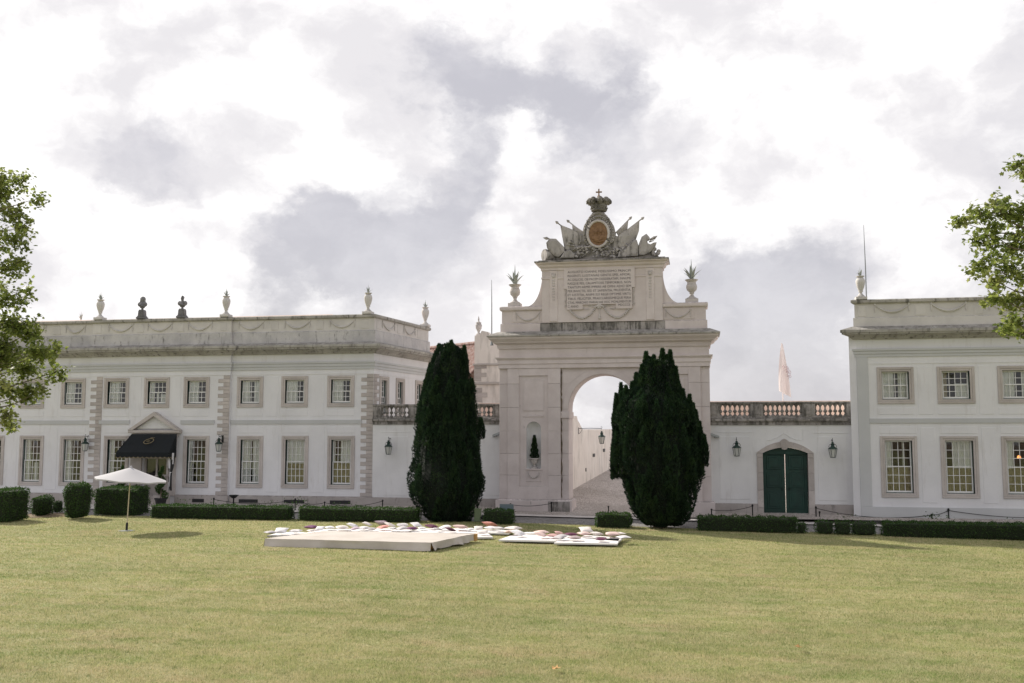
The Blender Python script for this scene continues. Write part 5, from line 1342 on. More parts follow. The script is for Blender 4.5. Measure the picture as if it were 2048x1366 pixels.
for a, b, o_ in ((731, 727, .09), (769, 764, .13)): put('string_course', MB().box(PX(948)-.06, PX(1012), YW-o_, YW-.002, PZ(a), PZ(b), .02), 'surround', RWL)
for k in range(7):
    z0_ = PZ(804)+.0+.27*k
    if z0_+.25 < PZ(770): put('quoin', MB().box(PX(949)-.02, PX(949)+(.75 if k % 2 else .45), YW-.03, YW+.01, z0_, z0_+.255, .01), 'quoin', RWL)
for k in range(4):
    z0_ = PZ(763)+.02+.24*k; put('quoin', MB().box(PX(949)-.02, PX(949)+(.70 if k % 2 else .4), YW-.03, YW+.01, z0_, z0_+.23, .01), 'quoin', RWL)
t = thing('finial_urn', 'small pointed stone finial on the stepped wall beside the arch', 'urn', (PX(955, 665), YW+.3, PZ(670)))
sub('finial_body', MB().lathe([(.16, 0), (.16, .08), (.07, .16), (.07, .22), (.17, .42), (.20, .58), (.13, .70), (.17, .73), (.05, .80), (.035, .86), (.05, .92), (.008, 1.12)], seg=14), 'lime_pale', t, smooth=True)
# ramp walls seen through the arch
w0, w1 = Vector((-6.98, 56.0)), Vector((-5.3, 71.0)); wd = (w1-w0).normalized()
RMW = thing('ramp_wall', 'cream wall climbing beside the cobbled ramp behind the arch', 'wall', (w0.x, w0.y, 0))
wl_ = (w1-w0).length; rot_ = math.atan2(wd.y, wd.x)
zt1, zt2 = at(1155, 832, 56).z, at(1180, 858.5, 57).z
put('wall', MB().prism([(-5.5, 0), (wl_+14, 0), (wl_+14, zt2+.1), (1.9, zt2), (1.2, zt2+.35), (.75, zt1-.25), (.55, zt1), (-5.5, zt1)], 0, .45), 'cream', RMW, (w0.x, w0.y, 0), rot_)
for u, z, a, b in ((4.6, 2.35, .55, .20), (7.6, 2.6, .55, .2), (2.6, 1.55, .16, .2)):
    q = w0+wd*u; put('drain_slot', MB().box(0, a, -.03, .06, z, z+b), 'black', RMW, (q.x, q.y, 0), rot_)
q = w0+wd*1.0
RMO = thing('ramp_wall', 'cream boundary wall on the far side of the cobbled ramp, behind the right yew', 'wall', (7, 60, 0))
put('wall', MB().box(6.5, 7, 52, 85, 0, 3.6), 'cream', RMO)
lt = lantern((0, 0, 0), 'green lantern on a bracket inside the archway, over the ramp', reach=1.35, hang=.42)
q = w0+wd*.9; zz_ = at(1186, 857, 56.5).z; lt.location = (q.x, q.y, zz_); lt.rotation_euler = (0, 0, rot_)
# ------------------------------------------------------------------ plants: clipped hedges
def rough_box(name, x0, x1, y0, y1, z0, z1, label, dens=620, leaf=.055, rnd_=.10, group=None, mat='box', taper=0.0, gapseed=None, cat='hedge'):
    """clipped shrub: dark twig core plus small leaves over all faces, edges softened"""
    t = thing(name, label, cat, ((x0+x1)/2, (y0+y1)/2, z0), 0, group)
    c, h = np.array([(x0+x1)/2, (y0+y1)/2, (z0+z1)/2]), np.array([(x1-x0)/2, (y1-y0)/2, (z1-z0)/2])
    k = .86 if min(h) > .3 else .80
    areas = [(0, 4*h[1]*h[2]), (1, 4*h[0]*h[2]), (2, 4*h[0]*h[1]/2)]
    P, Nn = [], []
    for ax, ar in areas:
        n = int(2*ar*dens)
        p = rng.uniform(-1, 1, (n, 3)); s = np.where(rng.random(n) < .5, -1.0, 1.0)
        if ax == 2: s[:] = 1.0
        p[:, ax] = s; nn = np.zeros((n, 3)); nn[:, ax] = s
        P.append(p); Nn.append(nn)
    P, Nn = np.concatenate(P), np.concatenate(Nn)
    W = c + P*h
    # round the arrises
    rr_ = rnd_; inner = np.maximum(h-rr_, .01); loc = P*h; q = np.clip(loc, -inner, inner); d = loc-q; L_ = np.linalg.norm(d, axis=1, keepdims=True)
    W = c + q + np.where(L_ > 1e-6, d/np.maximum(L_, 1e-6)*np.minimum(L_, rr_), 0)
    if taper: 
        f = 1 - taper*(np.maximum(.62-(W[:, 2]-z0)/(z1-z0), 0)**1.3*1.1 + np.maximum((W[:, 2]-z0)/(z1-z0)-.75, 0)*.5)
        W[:, :2] = c[:2] + (W[:, :2]-c[:2])*f[:, None]
    lump = .03*np.sin(W[:, 0]*5.1+1)*np.sin(W[:, 2]*6+W[:, 1]*4) + .025*np.sin(W[:, 0]*13+W[:, 2]*9)
    def shape_core(Pn):
        l2 = Pn*(h-.035); i2 = np.maximum(h-.035-rr_, .01); q2 = np.clip(l2, -i2, i2); d2 = l2-q2; n2 = np.linalg.norm(d2, axis=1, keepdims=True)
        w2 = c+q2+np.where(n2 > 1e-6, d2/np.maximum(n2, 1e-6)*np.minimum(n2, rr_), 0)
        if taper: w2[:, :2] = c[:2]+(w2[:, :2]-c[:2])*(1-taper*(np.maximum(.62-(w2[:, 2]-z0)/(z1-z0), 0)**1.3*1.1+np.maximum((w2[:, 2]-z0)/(z1-z0)-.75, 0)*.5))[:, None]
        return w2
    G = 7; core = MB()
    for ax in range(3):
        for s_ in (-1, 1):
            pts = np.array([[0.0]*3]*(G*G)); k_ = 0
            for i in range(G):
                for j in range(G):
                    uv = (2*i/(G-1)-1, 2*j/(G-1)-1); pts[k_] = np.insert(np.array(uv), ax, s_); k_ += 1
            core.add(shape_core(pts).tolist(), [(i*G+j, i*G+j+1, (i+1)*G+j+1, (i+1)*G+j) for i in range(G-1) for j in range(G-1)])
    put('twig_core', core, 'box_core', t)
    W = W + Nn*(rng.normal(-.015, .026, (len(W), 1)) + lump[:, None])
    keep = W[:, 2] > z0+.01
    W, Nn = W[keep], Nn[keep]
    ax_, sd_ = rand_frame(len(W), Nn*.7+np.array([0, 0, .45]), .8)
    cloud('foliage', W, ax_, sd_, leaf*rng.uniform(.7, 1.4, len(W)), leaf*.62, mat, t)
    return t
HY0, HY1 = 41.35, 42.15
def hx(px, y=1036, Y=HY0): return at(px, y, Y).x
HG = 'low clipped box hedges along the drive'
hedges = [(300, 588, 'long low box hedge right of the entrance bushes'), (596, 842, 'low box hedge ending at the left yew'),
          (966, 1029, 'short low box hedge behind the small sign'), (1192, 1262, 'short low box hedge left of the right yew'),
          (1396, 1594, 'low box hedge in front of the green door'), (1762, 2130, 'long low box hedge along the right wing')]
for a, b, lab in hedges:
    zg_ = gzf(hx((a+b)/2), 41.5); rough_box('box_hedge', hx(a) if a < 1370 else hx(a, 1036, HY1), hx(b) if b > 1370 else hx(b, 1036, HY1), HY0, HY1, zg_-.02, zg_+.56, lab, group=HG, rnd_=.05)
for k, (a, b, lab) in enumerate(((1596, 1613, 'tiny box bush at the end of the hedge before the green door'), (1634, 1668, 'ragged box bush right of the green door'), (1672, 1702, 'second ragged box bush right of the green door'), (1706, 1752, 'third ragged box bush, nearest the long right hedge'))):
    zg_ = gzf(hx(a), 41.5); rough_box('box_bush', hx(a), hx(b), HY0+.05, HY1-.1, zg_-.02, zg_+(.50 if k else .42), lab, dens=330, rnd_=.10, group='ragged little box bushes')
def at_depth(px, py, Y): return at(px, py, Y).x
# bigger clipped shapes left of the entrance
def topi(px0, px1, ytop, ybase, depth, lab, rnd_, taper=0.0, name='clipped_bush', back=1.6):
    g = gnd((px0+px1)/2, ybase); Y0 = g.y
    x0, x1 = at(px0, ybase, Y0).x, at(px1, ybase, Y0+back-.1).x; zt_ = at((px0+px1)/2, ytop, Y0+.3).z
    return rough_box(name, x0, x1, Y0, Y0+back, -.02, zt_, lab, dens=560, leaf=.06, rnd_=rnd_, taper=taper, group='big clipped box shapes by the entrance', cat='bush')
topi(-40, 56, 980, 1045, 0, 'big clipped block hedge at the left edge', .14)
topi(57, 108, 993, 1033, 0, 'small clipped bush between block hedge and barrel bush', .25, back=1.1)
topi(120, 185, 968, 1040, 0, 'barrel shaped clipped bush left of the parasol', .30, .48, back=1.5)
topi(186, 297, 976, 1032, 0, 'large clipped block hedge behind the parasol', .12, back=1.7)
topi(104, 124, 1003, 1026, 0, 'little dark bush behind the barrel bush', .2, back=.6)
# roses and weeds along the drive side of the hedge
mbp = []
for px in (575, 588, 592, 425, 520, 540, 676, 700, 610, 1690, 1858, 1862, 1868, 1900, 2030, 365):
    n = 40; Yp = HY1+random.uniform(.05, .5); x = hx(px, 1020, Yp); zg_ = gzf(x, Yp)
    mbp.append(np.stack([rng.normal(x, .18, n), rng.normal(Yp, .12, n), zg_+rng.uniform(.15, .95 if px in (1862, 588) else .78, n)], 1))
Wp = np.concatenate(mbp); ax_, sd_ = rand_frame(len(Wp), np.array([0, 0, .6]))
o = cloud('rose_sprigs', Wp, ax_, sd_, .08*rng.uniform(.6, 1.4, len(Wp)), .045, 'box'); tag(o, 'thin rose sprigs and weeds rising behind the hedges', 'plants', None, 'stuff')

# ------------------------------------------------------------------ yews
def yew(label, Yc, cx_px, base_px, prof, plumes, seed, extra=(), slim=.95):
    """prof: (photo row, left half width px, right half width px) around column cx_px"""
    r = np.random.default_rng(seed); base = gnd(cx_px, base_px, gzf(at(cx_px, base_px, Yc).x, Yc)); Y0 = Yc
    zg_ = gzf(base.x, Yc); cx = at(cx_px, base_px, Y0).x
    t = thing('yew_tree', label, 'tree', (cx, Y0, zg_), 0, 'columnar yews flanking the arch')
    s = at(cx_px+1, 900, Y0).x-at(cx_px, 900, Y0).x
    zr_ = np.array([at(cx_px, y, Y0).z for y, _, _ in prof][::-1]); wl = np.array([a for _, a, _ in prof][::-1])*s*slim; wr = np.array([b for _, _, b in prof][::-1])*s*slim
    def rad(z, ang):
        l_ = np.interp(z, zr_, wl); r_ = np.interp(z, zr_, wr); d_ = (l_+r_)/2
        f = np.cos(ang); side_ = np.where(f > 0, r_, l_)
        return side_*f*f + d_*(1-f*f)
    # trunk + dark inner body, an added solid that blocks light through the foliage
    put('trunk', MB().tube([(cx, Y0, zg_-.1), (cx+.03, Y0, zg_+1.2), (cx, Y0, zr_[-1]-1.0)], [.26, .2, .06], 8), 'bark', t)
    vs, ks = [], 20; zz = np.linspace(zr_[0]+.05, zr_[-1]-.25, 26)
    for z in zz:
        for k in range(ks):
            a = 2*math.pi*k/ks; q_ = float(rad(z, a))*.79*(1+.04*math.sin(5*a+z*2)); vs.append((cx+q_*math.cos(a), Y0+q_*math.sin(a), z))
    put('light_blocking_core', MB().add(vs, [(j*ks+k, j*ks+(k+1) % ks, (j+1)*ks+(k+1) % ks, (j+1)*ks+k) for j in range(25) for k in range(ks)]+[tuple(25*ks+k for k in range(ks))]), 'yew_core', t)
    P, D, RN = [], [], []
    H = zr_[-1]-zr_[0]
    for i in range(plumes):
        ang = r.uniform(0, 2*math.pi); f = r.random()**.8
        ztip = zr_[0]+.5+(H-.45)*f; ztip = min(ztip, zr_[-1]-.15*r.random()); ln = r.uniform(.7, 1.8)
        pr_ = r.uniform(.11, .22); n = int(330*ln)
        tt_ = r.random(n)**.85; z = ztip-ln*(1-tt_)
        z = np.maximum(z, zr_[0]+.02)
        q_ = rad(np.minimum(z, zr_[-1]-.2), ang)*(r.uniform(.86, 1.0) if f < .8 else r.uniform(.1, .9))
        wp_ = pr_*np.minimum(1, (1-tt_)*2.2+.04)*np.minimum(1, tt_*3+.3)
        a2 = r.uniform(0, 2*math.pi, n)
        x = cx+q_*math.cos(ang)+wp_*np.cos(a2); y = Y0+q_*math.sin(ang)+wp_*np.sin(a2)
        P.append(np.stack([x, y, z], 1)); D.append(np.stack([np.cos(a2)*.55+.25*math.cos(ang), np.sin(a2)*.55+.25*math.sin(ang), np.full(n, .95)], 1)); RN.append(np.clip(.15+.75*tt_**2+r.normal(0, .12, n), 0, 1))  # tips lighter, valleys darker: plume shading put into the leaf colour
    # skin all over, so that no core shows
    n = 30000; z = zr_[0]+(zr_[-1]-.1-zr_[0])*r.random(n); a = r.uniform(0, 2*math.pi, n); q_ = rad(z, a)*(.88+.09*np.sin(9*a+z*1.3)+.06*np.sin(17*a-z*3))
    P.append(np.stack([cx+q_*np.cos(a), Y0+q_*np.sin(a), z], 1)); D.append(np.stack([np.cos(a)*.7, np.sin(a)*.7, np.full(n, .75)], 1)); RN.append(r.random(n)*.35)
    for (px, ytip, ybot, wpx) in extra:
        zt_, zb2 = at(px, ytip, Y0).z, at(px, ybot, Y0).z; x0 = at(px, (ytip+ybot)/2, Y0).x
        n = int(2600*(zt_-zb2)*max(wpx/20, .35)); tt_ = r.random(n)**.8; z = zb2+(zt_-zb2)*tt_; a2 = r.uniform(0, 6.283, n)
        wp_ = wpx*s*.5*np.minimum(1, (1-tt_)*2.4+.03)*np.sqrt(r.uniform(.45, 1, n))*(1+.15*np.sin(z*7+a2*3))
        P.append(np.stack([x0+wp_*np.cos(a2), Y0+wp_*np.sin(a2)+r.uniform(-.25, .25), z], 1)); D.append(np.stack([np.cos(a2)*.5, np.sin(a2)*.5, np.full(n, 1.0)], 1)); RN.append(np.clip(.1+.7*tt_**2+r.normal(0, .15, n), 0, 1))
    P, D = np.concatenate(P), np.concatenate(D)
    ax_ = unit(D+r.normal(0, .30, P.shape)); sd_ = unit(np.cross(ax_, r.normal(size=P.shape)))
    cloud('foliage', P, ax_, sd_, r.uniform(.07, .15, len(P)), .034, 'yew', t, rnd=np.concatenate(RN))
yew('tall dark yew left of the arch, its top a blunt cone', 42.7, 893, 1043, [(686, 4, 4), (694, 16, 18), (705, 24, 36), (720, 32, 42), (750, 40, 46), (790, 52, 50), (830, 58, 56), (870, 64, 62), (920, 72, 68), (960, 77, 72), (985, 74, 70), (1010, 60, 64), (1030, 46, 56), (1043, 30, 44)], 190, 11,
    extra=[(960, 838, 880, 12), (877, 690, 760, 16), (905, 684, 760, 18), (928, 694, 770, 14), (862, 730, 800, 16), (852, 762, 850, 16), (945, 760, 800, 12)])
yew('broad dark yew right of the arch opening with several spires', 42.1, 1318, 1052, [(718, 22, 22), (740, 32, 31), (770, 40, 38), (790, 62, 42), (803, 80, 52), (820, 84, 66), (850, 86, 74), (900, 86, 79), (930, 80, 81), (960, 71, 79), (1000, 57, 70), (1025, 48, 62), (1040, 38, 54), (1052, 24, 38)], 200, 23,
    extra=[(1293, 706, 860, 26), (1308, 712, 860, 24), (1326, 700, 860, 28), (1341, 702, 860, 24), (1352, 735, 880, 24), (1316, 722, 870, 40), (1300, 716, 860, 14), (1334, 712, 860, 14), (1346, 724, 860, 14), (1285, 732, 860, 16), (1264, 766, 880, 14), (1244, 786, 900, 14), (1256, 802, 900, 16), (1372, 802, 900, 16), (1387, 808, 920, 14), (1228, 880, 960, 12), (1400, 845, 930, 12), (1273, 748, 860, 20), (1253, 774, 900, 24), (1242, 768, 900, 18), (1262, 782, 900, 24), (1234, 790, 900, 16), (1270, 772, 900, 18), (1366, 780, 900, 24), (1380, 792, 920, 22), (1392, 822, 930, 18), (1232, 860, 960, 18), (1409, 872, 935, 13), (1397, 900, 950, 12), (1400, 905, 960, 14)], slim=1.0)

# ------------------------------------------------------------------ plane trees at both sides
def plane_tree(label, Yt, trunk_px, clumps, seed, top_px, k=1.0):
    # k: size of leaves, twigs and limbs relative to a tree some 35 m away
    r = np.random.default_rng(seed); rr = random.Random(seed)
    tx = at(trunk_px, 866, Yt).x; zg_ = gzf(tx, Yt)
    t = thing('plane_tree', label, 'tree', (tx, Yt, zg_), 0, 'plane trees beside the lawn')
    zt_ = at(trunk_px, top_px, Yt).z
    tr_pts = [Vector((tx, Yt, zg_-.1)), Vector((tx+.1, Yt, zg_+2.5)), Vector((tx-.1, Yt+.2, zg_+5)), Vector((tx+.1, Yt, zt_*.75)), Vector((tx, Yt, zt_))]
    put('trunk', MB().tube(tr_pts, [.42*max(k, .5), .33*max(k, .5), .26*max(k, .5), .15*k, .04*k], 10), 'bark', t)
    P, D, S_ = [], [], []
    for (px, py, rp, dn) in clumps:
        Yk = Yt+rr.uniform(-1.6, 1.6)*k; c = at(px, py, Yk); rad = rp*Yk/1991*1.12
        zr_ = min(max(c.z-1.0*k-abs(c.x-tx)*.25, zg_+2.0), zt_-.5)
        f = np.interp(zr_, [p.z for p in tr_pts], range(5)); i = min(int(f), 3); root = tr_pts[i].lerp(tr_pts[i+1], f-i)
        mid = root.lerp(c, .55)+Vector((rr.uniform(-.3, .3), rr.uniform(-.3, .3), .35))*k
        put('branch', MB().tube([root, root.lerp(mid, .5)+Vector((rr.uniform(-.2, .2), rr.uniform(-.2, .2), .25))*k, mid, mid.lerp(c, .5)+Vector((rr.uniform(-.15, .15), 0, rr.uniform(-.2, .2)))*k, c], [.05*k, .042*k, .03*k, .018*k, .007*k], 6), 'bark', t)
        ntw = max(5, int(36*dn*((rad/k)**1.6)))
        tw = MB()
        for tw_i in range(ntw):
            d = Vector((rr.gauss(0, 1), rr.gauss(0, 1), rr.gauss(0, .8))).normalized(); e = c+d*rad*rr.uniform(.55, 1.05)*Vector((1, 1, 1)).length/1.732
            s0 = c+d*rad*.08+Vector((rr.uniform(-.1, .1),)*3)*k
            tw.tube([s0, s0.lerp(e, .5)+Vector((0, 0, .06*k)), e], [.010*k, .007*k, .003*k], 4)
            n = 17; tt_ = r.random(n)**.7
            q = np.array(s0)+(np.array(e)-np.array(s0))*tt_[:, None]+r.normal(0, .10*k, (n, 3))
            P.append(q); dd_ = r.normal(0, .6, (n, 3))+np.array(d)*.5+np.array([0, 0, -.35]); D.append(dd_)
        put('twigs', tw, 'bark', t)['kind'] = 'stuff'
    P, D = np.concatenate(P), unit(np.concatenate(D))
    up_ = unit(np.array([0, 0, 1.0])+r.normal(0, .45, P.shape)); sd_ = unit(np.cross(D, up_))
    cloud('foliage', P, D, sd_, k*r.uniform(.07, .17, len(P)), k*r.uniform(.08, .17, len(P)), 'plane', t, shape='plane', rnd=r.random(len(P)))
plane_tree('leafy plane tree reaching in from the left edge', 12.0, -190, [
    (0, 395, 50, 1), (45, 365, 26, .9), (70, 398, 24, .9), (30, 425, 40, .9), (-45, 370, 75, .8), (5, 350, 28, .8), (-30, 480, 75, .8), (28, 480, 36, .8), (52, 455, 26, .8), (20, 535, 36, .8), (45, 520, 24, .8), (62, 580, 22, .7), (-40, 590, 80, .8), (25, 600, 34, .9), (20, 640, 40, 1.3), (60, 665, 36, 1.3), (5, 690, 55, 1.3),
    (85, 705, 36, 1.3), (115, 700, 18, 1.1), (110, 745, 24, 1.1), (50, 735, 40, 1.3), (-40, 730, 90, 1.2), (15, 780, 42, 1.2), (60, 785, 28, 1.2), (85, 780, 16, 1), (10, 835, 26, 1), (25, 855, 14, 1), (-45, 830, 55, 1), (-110, 440, 90, .4), (-120, 640, 110, .4), (-110, 340, 60, .4), (-210, 450, 110, .3), (-240, 640, 120, .3), (-330, 430, 100, .3), (-350, 600, 110, .3), (-260, 330, 70, .3)], 5, 330, .37)
plane_tree('leafy plane tree reaching in from the right edge', 33.0, 2215, [
    (2044, 345, 22, .9), (2035, 330, 14, .9), (2000, 425, 34, 1), (1960, 425, 24, 1), (1930, 440, 18, 1), (1915, 443, 10, 1), (1990, 400, 18, 1), (2035, 430, 32, 1.1), (1985, 470, 32, 1), (1955, 480, 22, 1), (2030, 490, 36, 1.2), (1975, 520, 26, 1), (1950, 540, 16, 1), (1985, 560, 24, 1), (2020, 545, 32, 1.1), (2000, 595, 26, 1), (2035, 600, 28, 1.1), (2022, 640, 24, 1.1), (2040, 665, 14, 1), (2012, 660, 14, 1),
    (2100, 440, 70, .8), (2110, 590, 75, .8), (2110, 320, 60, .7), (2190, 380, 100, .4), (2210, 540, 110, .4), (2280, 460, 120, .35), (2200, 250, 80, .35), (2350, 380, 90, .35), (2360, 560, 100, .35), (2270, 290, 80, .35), (2290, 640, 80, .3)], 9, 210)

# ------------------------------------------------------------------ small things on the arch and at the entrance
def security_camera(px, py, Y, label, s_):
    p = at(px, py, Y); t = thing('security_camera', label, 'camera', (p.x, Y, p.z), 0, 'cameras on the gate walls')
    sub('arm', MB().tube([(0, .12, -.06), (0, -.08, -.05), (0, -.14, .0)], .02, 5), 'grey_metal', t)
    d = Vector((-s_*.45, -.25, .16)).normalized(); e = Vector((0, -.14, .04))
    u = d.cross(Vector((0, 0, 1))).normalized(); w = u.cross(d)
    vs = [e+d*a+u*b+w*c for a in (-.22, .24) for b in (-.06, .06) for c in (-.045, .055)]
    sub('housing', MB().add(vs, [(0, 1, 3, 2), (4, 6, 7, 5), (0, 4, 5, 1), (2, 3, 7, 6), (0, 2, 6, 4), (1, 5, 7, 3)]), 'grey_metal', t)
    sub('lens', MB().tube([e-d*.225, e-d*.23], .04, 8), 'black', t)
security_camera(994, 871, YG1-.02, 'grey security camera on the gate wall left of the arch', -1)
security_camera(1429, 873, YG2-.02, 'grey security camera on the gate wall right of the arch', 1)
for s in (-1, 1):
    xm = AXM+s*(PAN_A+PAN_B)/2; z = za(937)
    t = thing('niche_planter', 'small stone urn with clipped conifer in the niche of the %s pier' % ('left' if s < 0 else 'right'), 'planter', (xm, YA+.26, z), 0, 'planters in the niches of the arch')
    sub('planter_urn', MB().lathe([(.17, 0), (.17, .05), (.05, .12), (.05, .20), (.13, .26), (.16, .40), (.16, .44), (.25, .46), (.25, .50), (.18, .48)], seg=14), 'lime_pale', t, smooth=True)
    n = 2200; tt_ = rng.random(n)**.8; a = rng.uniform(0, 6.283, n); z2 = z+.46+1.12*tt_; q_ = .19*(1-tt_**1.3)*(.85+.2*np.sin(z2*24))+.01
    W = np.stack([xm+q_*np.cos(a), YA+.26+q_*np.sin(a), z2], 1); ax_ = unit(np.stack([np.cos(a), np.sin(a), np.full(n, .9)], 1)+rng.normal(0, .3, (n, 3))); sd_ = unit(np.cross(ax_, rng.normal(size=(n, 3))))
    cloud('conifer', W, ax_, sd_, .07, .03, 'yew', t); 
    put('stem', MB().tube([(xm, YA+.26, z+.45), (xm, YA+.26, z+1.45)], [.12, .01], 6), 'yew_core', t)
def spiral_plant(px, Y, label, zb):
    x = xl(px, 985)*Y/YL; t = thing('potted_topiary', label, 'planter', (x, Y, zb), 0, 'potted spiral topiaries at the entrance')
    sub('pot', MB().lathe([(.20, 0), (.29, .40), (.33, .42), (.33, .48), (.27, .46)], seg=14), 'black', t)
    n = 2600; tt_ = rng.random(n); a0 = tt_*4.2*math.pi; a = rng.uniform(0, 6.283, n); b = rng.uniform(0, 6.283, n); R0 = .20*(1-tt_)+.03; rr_ = .15*(1-.6*tt_)
    W = np.stack([x+R0*np.cos(a0)+rr_*np.cos(a)*np.cos(b), Y+R0*np.sin(a0)+rr_*np.sin(a)*np.cos(b), zb+.55+1.5*tt_+rr_*np.sin(b)], 1)
    ax_, sd_ = rand_frame(n); cloud('spiral_foliage', W, ax_, sd_, .07, .045, 'box', t)
    sub('stem', MB().tube([(0, 0, .4), (0, 0, 1.9)], .03, 6), 'bark', t)
spiral_plant(322, YC-1.5, 'potted spiral topiary right of the entrance steps', 0.0)
spiral_plant(242, YC-1.5, 'potted spiral topiary behind the block hedge under the left of the awning', 0.0)

# ------------------------------------------------------------------ bollards with chains, fire bowl, sign, cabinet
BOL = MB().lathe([(.05, 0), (.05, .06), (.028, .09), (.026, .74), (.045, .77), (.05, .82), (.03, .88), (.0, .90)], seg=8).mesh('post', 'iron', True)
posts = []
def bollard(px, ytop, ybase, label):
    zt_ = 0; g = gnd(px, ybase, -.02); Yb = min(max(g.y, 42.6), 47.4); x = at(px, ybase, Yb).x; zg_ = gzf(x, Yb); h = max(.45, at(px, ytop, Yb).z-zg_)
    t = thing('iron_bollard', label, 'bollard', (x, Yb, zg_), 0, 'black iron bollards along the drive')
    o = sub('post', BOL, None, t); o.scale = (1, 1, h/.90); posts.append(Vector((x, Yb, zg_+h*.86)))
    return posts[-1]
def chain(a, b, label, sag=.14):
    t_ = MB(); n = 26
    pts = [a.lerp(b, i/n)-Vector((0, 0, sag*(1-(2*i/n-1)**2))) for i in range(n+1)]
    t_.tube(pts, .013, 5)
    o = put('barrier_chain', t_, 'iron'); tag(o, label, 'chain', 'chains between the bollards')
B = [bollard(px, yt, 1022, lab) for px, yt, lab in ((427, 995, 'iron bollard below the right entrance window'), (590, 996, 'iron bollard behind the gap between the two left hedges'), (649, 1006, 'short iron bollard below the last window of the long wing'), (765, 999, 'iron bollard in front of the wall left of the left yew'),
     (1021, 1013, 'short iron bollard behind the small sign'), (1103, 1003, 'iron bollard in front of the left arch pier'), (1217, 1018, 'short iron bollard behind the hedge left of the right yew'), (1423, 1020, 'short iron bollard right of the right yew'), (1505, 1008, 'iron bollard left of the green door'), (1632, 1012, 'iron bollard right of the green door'), (1639, 1022, 'short iron bollard just right of the green door'), (1863, 1027, 'short iron bollard before the right wing'), (1897, 1016, 'iron bollard before the middle lower window of the right wing'))]
chain(B[0], B[1], 'chain sagging in front of the first windows right of the entrance', .2); chain(B[1], B[2], 'chain below the middle window of the long wing'); chain(B[2], B[3], 'chain reaching towards the left yew', .2)
chain(B[4], B[5], 'chain in front of the left arch pier', .1); chain(B[7], B[8], 'chain rising to the bollard left of the green door', .1); chain(B[9], B[11], 'long chain in front of the corner of the right wing', .25); chain(B[11], B[12], 'chain before the middle window of the right wing', .05); chain(B[12], B[12]+Vector((5, -.1, -.2)), 'chain running out to the right edge', .15)
p = at(467, 1005, 46.0)
t = thing('fire_bowl', 'black fire bowl on a stand in front of the quoins', 'fire bowl', (p.x, 46.0, 0))
hb = at(467, 990, 46.0).z
sub('bowl', MB().lathe([(.02, hb-.17), (.10, hb-.15), (.22, hb-.04), (.24, hb), (.20, hb-.02), (.05, hb-.10)], seg=14), 'iron', t); sub('stand', MB().tube([(0, 0, 0), (0, 0, hb-.16)], .035, 6).lathe([(.16, 0), (.16, .03), (.04, .06)], seg=10), 'iron', t)
g = gnd(1012, 1044, -.02); s0 = at(1000, 1019, g.y); s1 = at(1027, 1019, g.y)
t = thing('small_sign', 'small blue-grey sign panel on a post at the lawn edge', 'sign', (g.x, g.y, gzf(g.x, g.y)))
zz0, zz1 = at(1012, 1030, g.y).z, at(1012, 1008.5, g.y).z
put('sign_panel', MB().box(s0.x, s1.x, g.y-.03, g.y+.0, zz0, zz1, .008), 'sign', t)
put('sign_frame', MB().box(s0.x-.012, s0.x, g.y-.035, g.y+.005, zz0, zz1).box(s1.x, s1.x+.012, g.y-.035, g.y+.005, zz0, zz1).box(s0.x, s1.x, g.y-.035, g.y+.005, zz1, zz1+.012), 'grey_metal', t)
put('post', MB().tube([(g.x, g.y+.02, gzf(g.x, g.y)-.1), (g.x, g.y+.02, zz1)], .028, 8), 'grey_metal', t)
g = gnd(953, 1043, 0); a, b = at(948, 1030, g.y).x, at(960, 1030, g.y).x
t = thing('utility_cabinet', 'narrow green utility box right of the left yew', 'utility box', ((a+b)/2, g.y+.15, 0))
hz_ = at(953, 1019, g.y).z
put('box_body', MB().box(a, b, g.y, g.y+.3, 0, hz_, .012), 'cabinet', t); put('box_lid', MB().box(a-.015, b+.015, g.y-.015, g.y+.315, hz_, hz_+.03), 'cabinet', t); put('box_door', MB().box(a+.03, b-.03, g.y-.008, g.y+.001, .06, hz_-.04, .004), 'cabinet', t)
g = gnd(964, 1043, 0)
t = thing('garden_spotlight', 'small black garden spotlight beside the green utility box', 'lamp', (g.x, g.y, 0))
sub('head', MB().tube([(-.05, 0, .14), (.02, 0, .17), (.10, 0, .20)], [.05, .075, .08], 8), 'black', t); sub('spike', MB().tube([(0, 0, -.05), (0, 0, .15)], .015, 6), 'black', t)
g = gnd(54, 1028, 0)
t = thing('white_marker', 'small white marker on the ground between the clipped bushes', 'marker', (g.x, g.y, 0))
sub('marker_body', MB().prism([(-.10, 0), (.10, 0), (.05, .22), (0, .30), (-.05, .22)], -.05, .05), 'white_wood', t)

# ------------------------------------------------------------------ parasol
g = gnd(253, 1062); top = at(262, 935, g.y)
UM = thing('garden_parasol', 'white parasol with slightly tilted pole standing on the lawn', 'parasol', (g.x, g.y, 0))
tv = Vector((top.x-g.x, 0, top.z)); un = tv.normalized()
sub('pole', MB().tube([(0, 0, 0), tv*.97], .022, 8), 'pole_wood', UM); sub('ground_sleeve', MB().tube([(0, 0, -.05), un*.30, un*.33], [.045, .045, .03], 8), 'black', UM)
sub('base_disc', MB().lathe([(.30, 0), (.30, .02), (.06, .03)], seg=16), 'grey_metal', UM)
def cano(k, t, drop=.46, RR=1.36):
    a = 2*math.pi*k/8+.25; kk = k-math.floor(k); sagf = 1-.04*(math.sin(math.pi*kk))*t
    rr_ = RR*t*sagf; zd = drop*(t**1.15)+.02*math.sin(math.pi*kk)*t*t*-1.0+.03*math.sin(math.pi*t)
    lx, ly = rr_*math.cos(a), rr_*math.sin(a)
    return Vector((lx+tv.x+.06*0, ly, tv.z-zd+lx*.085*-1.0))
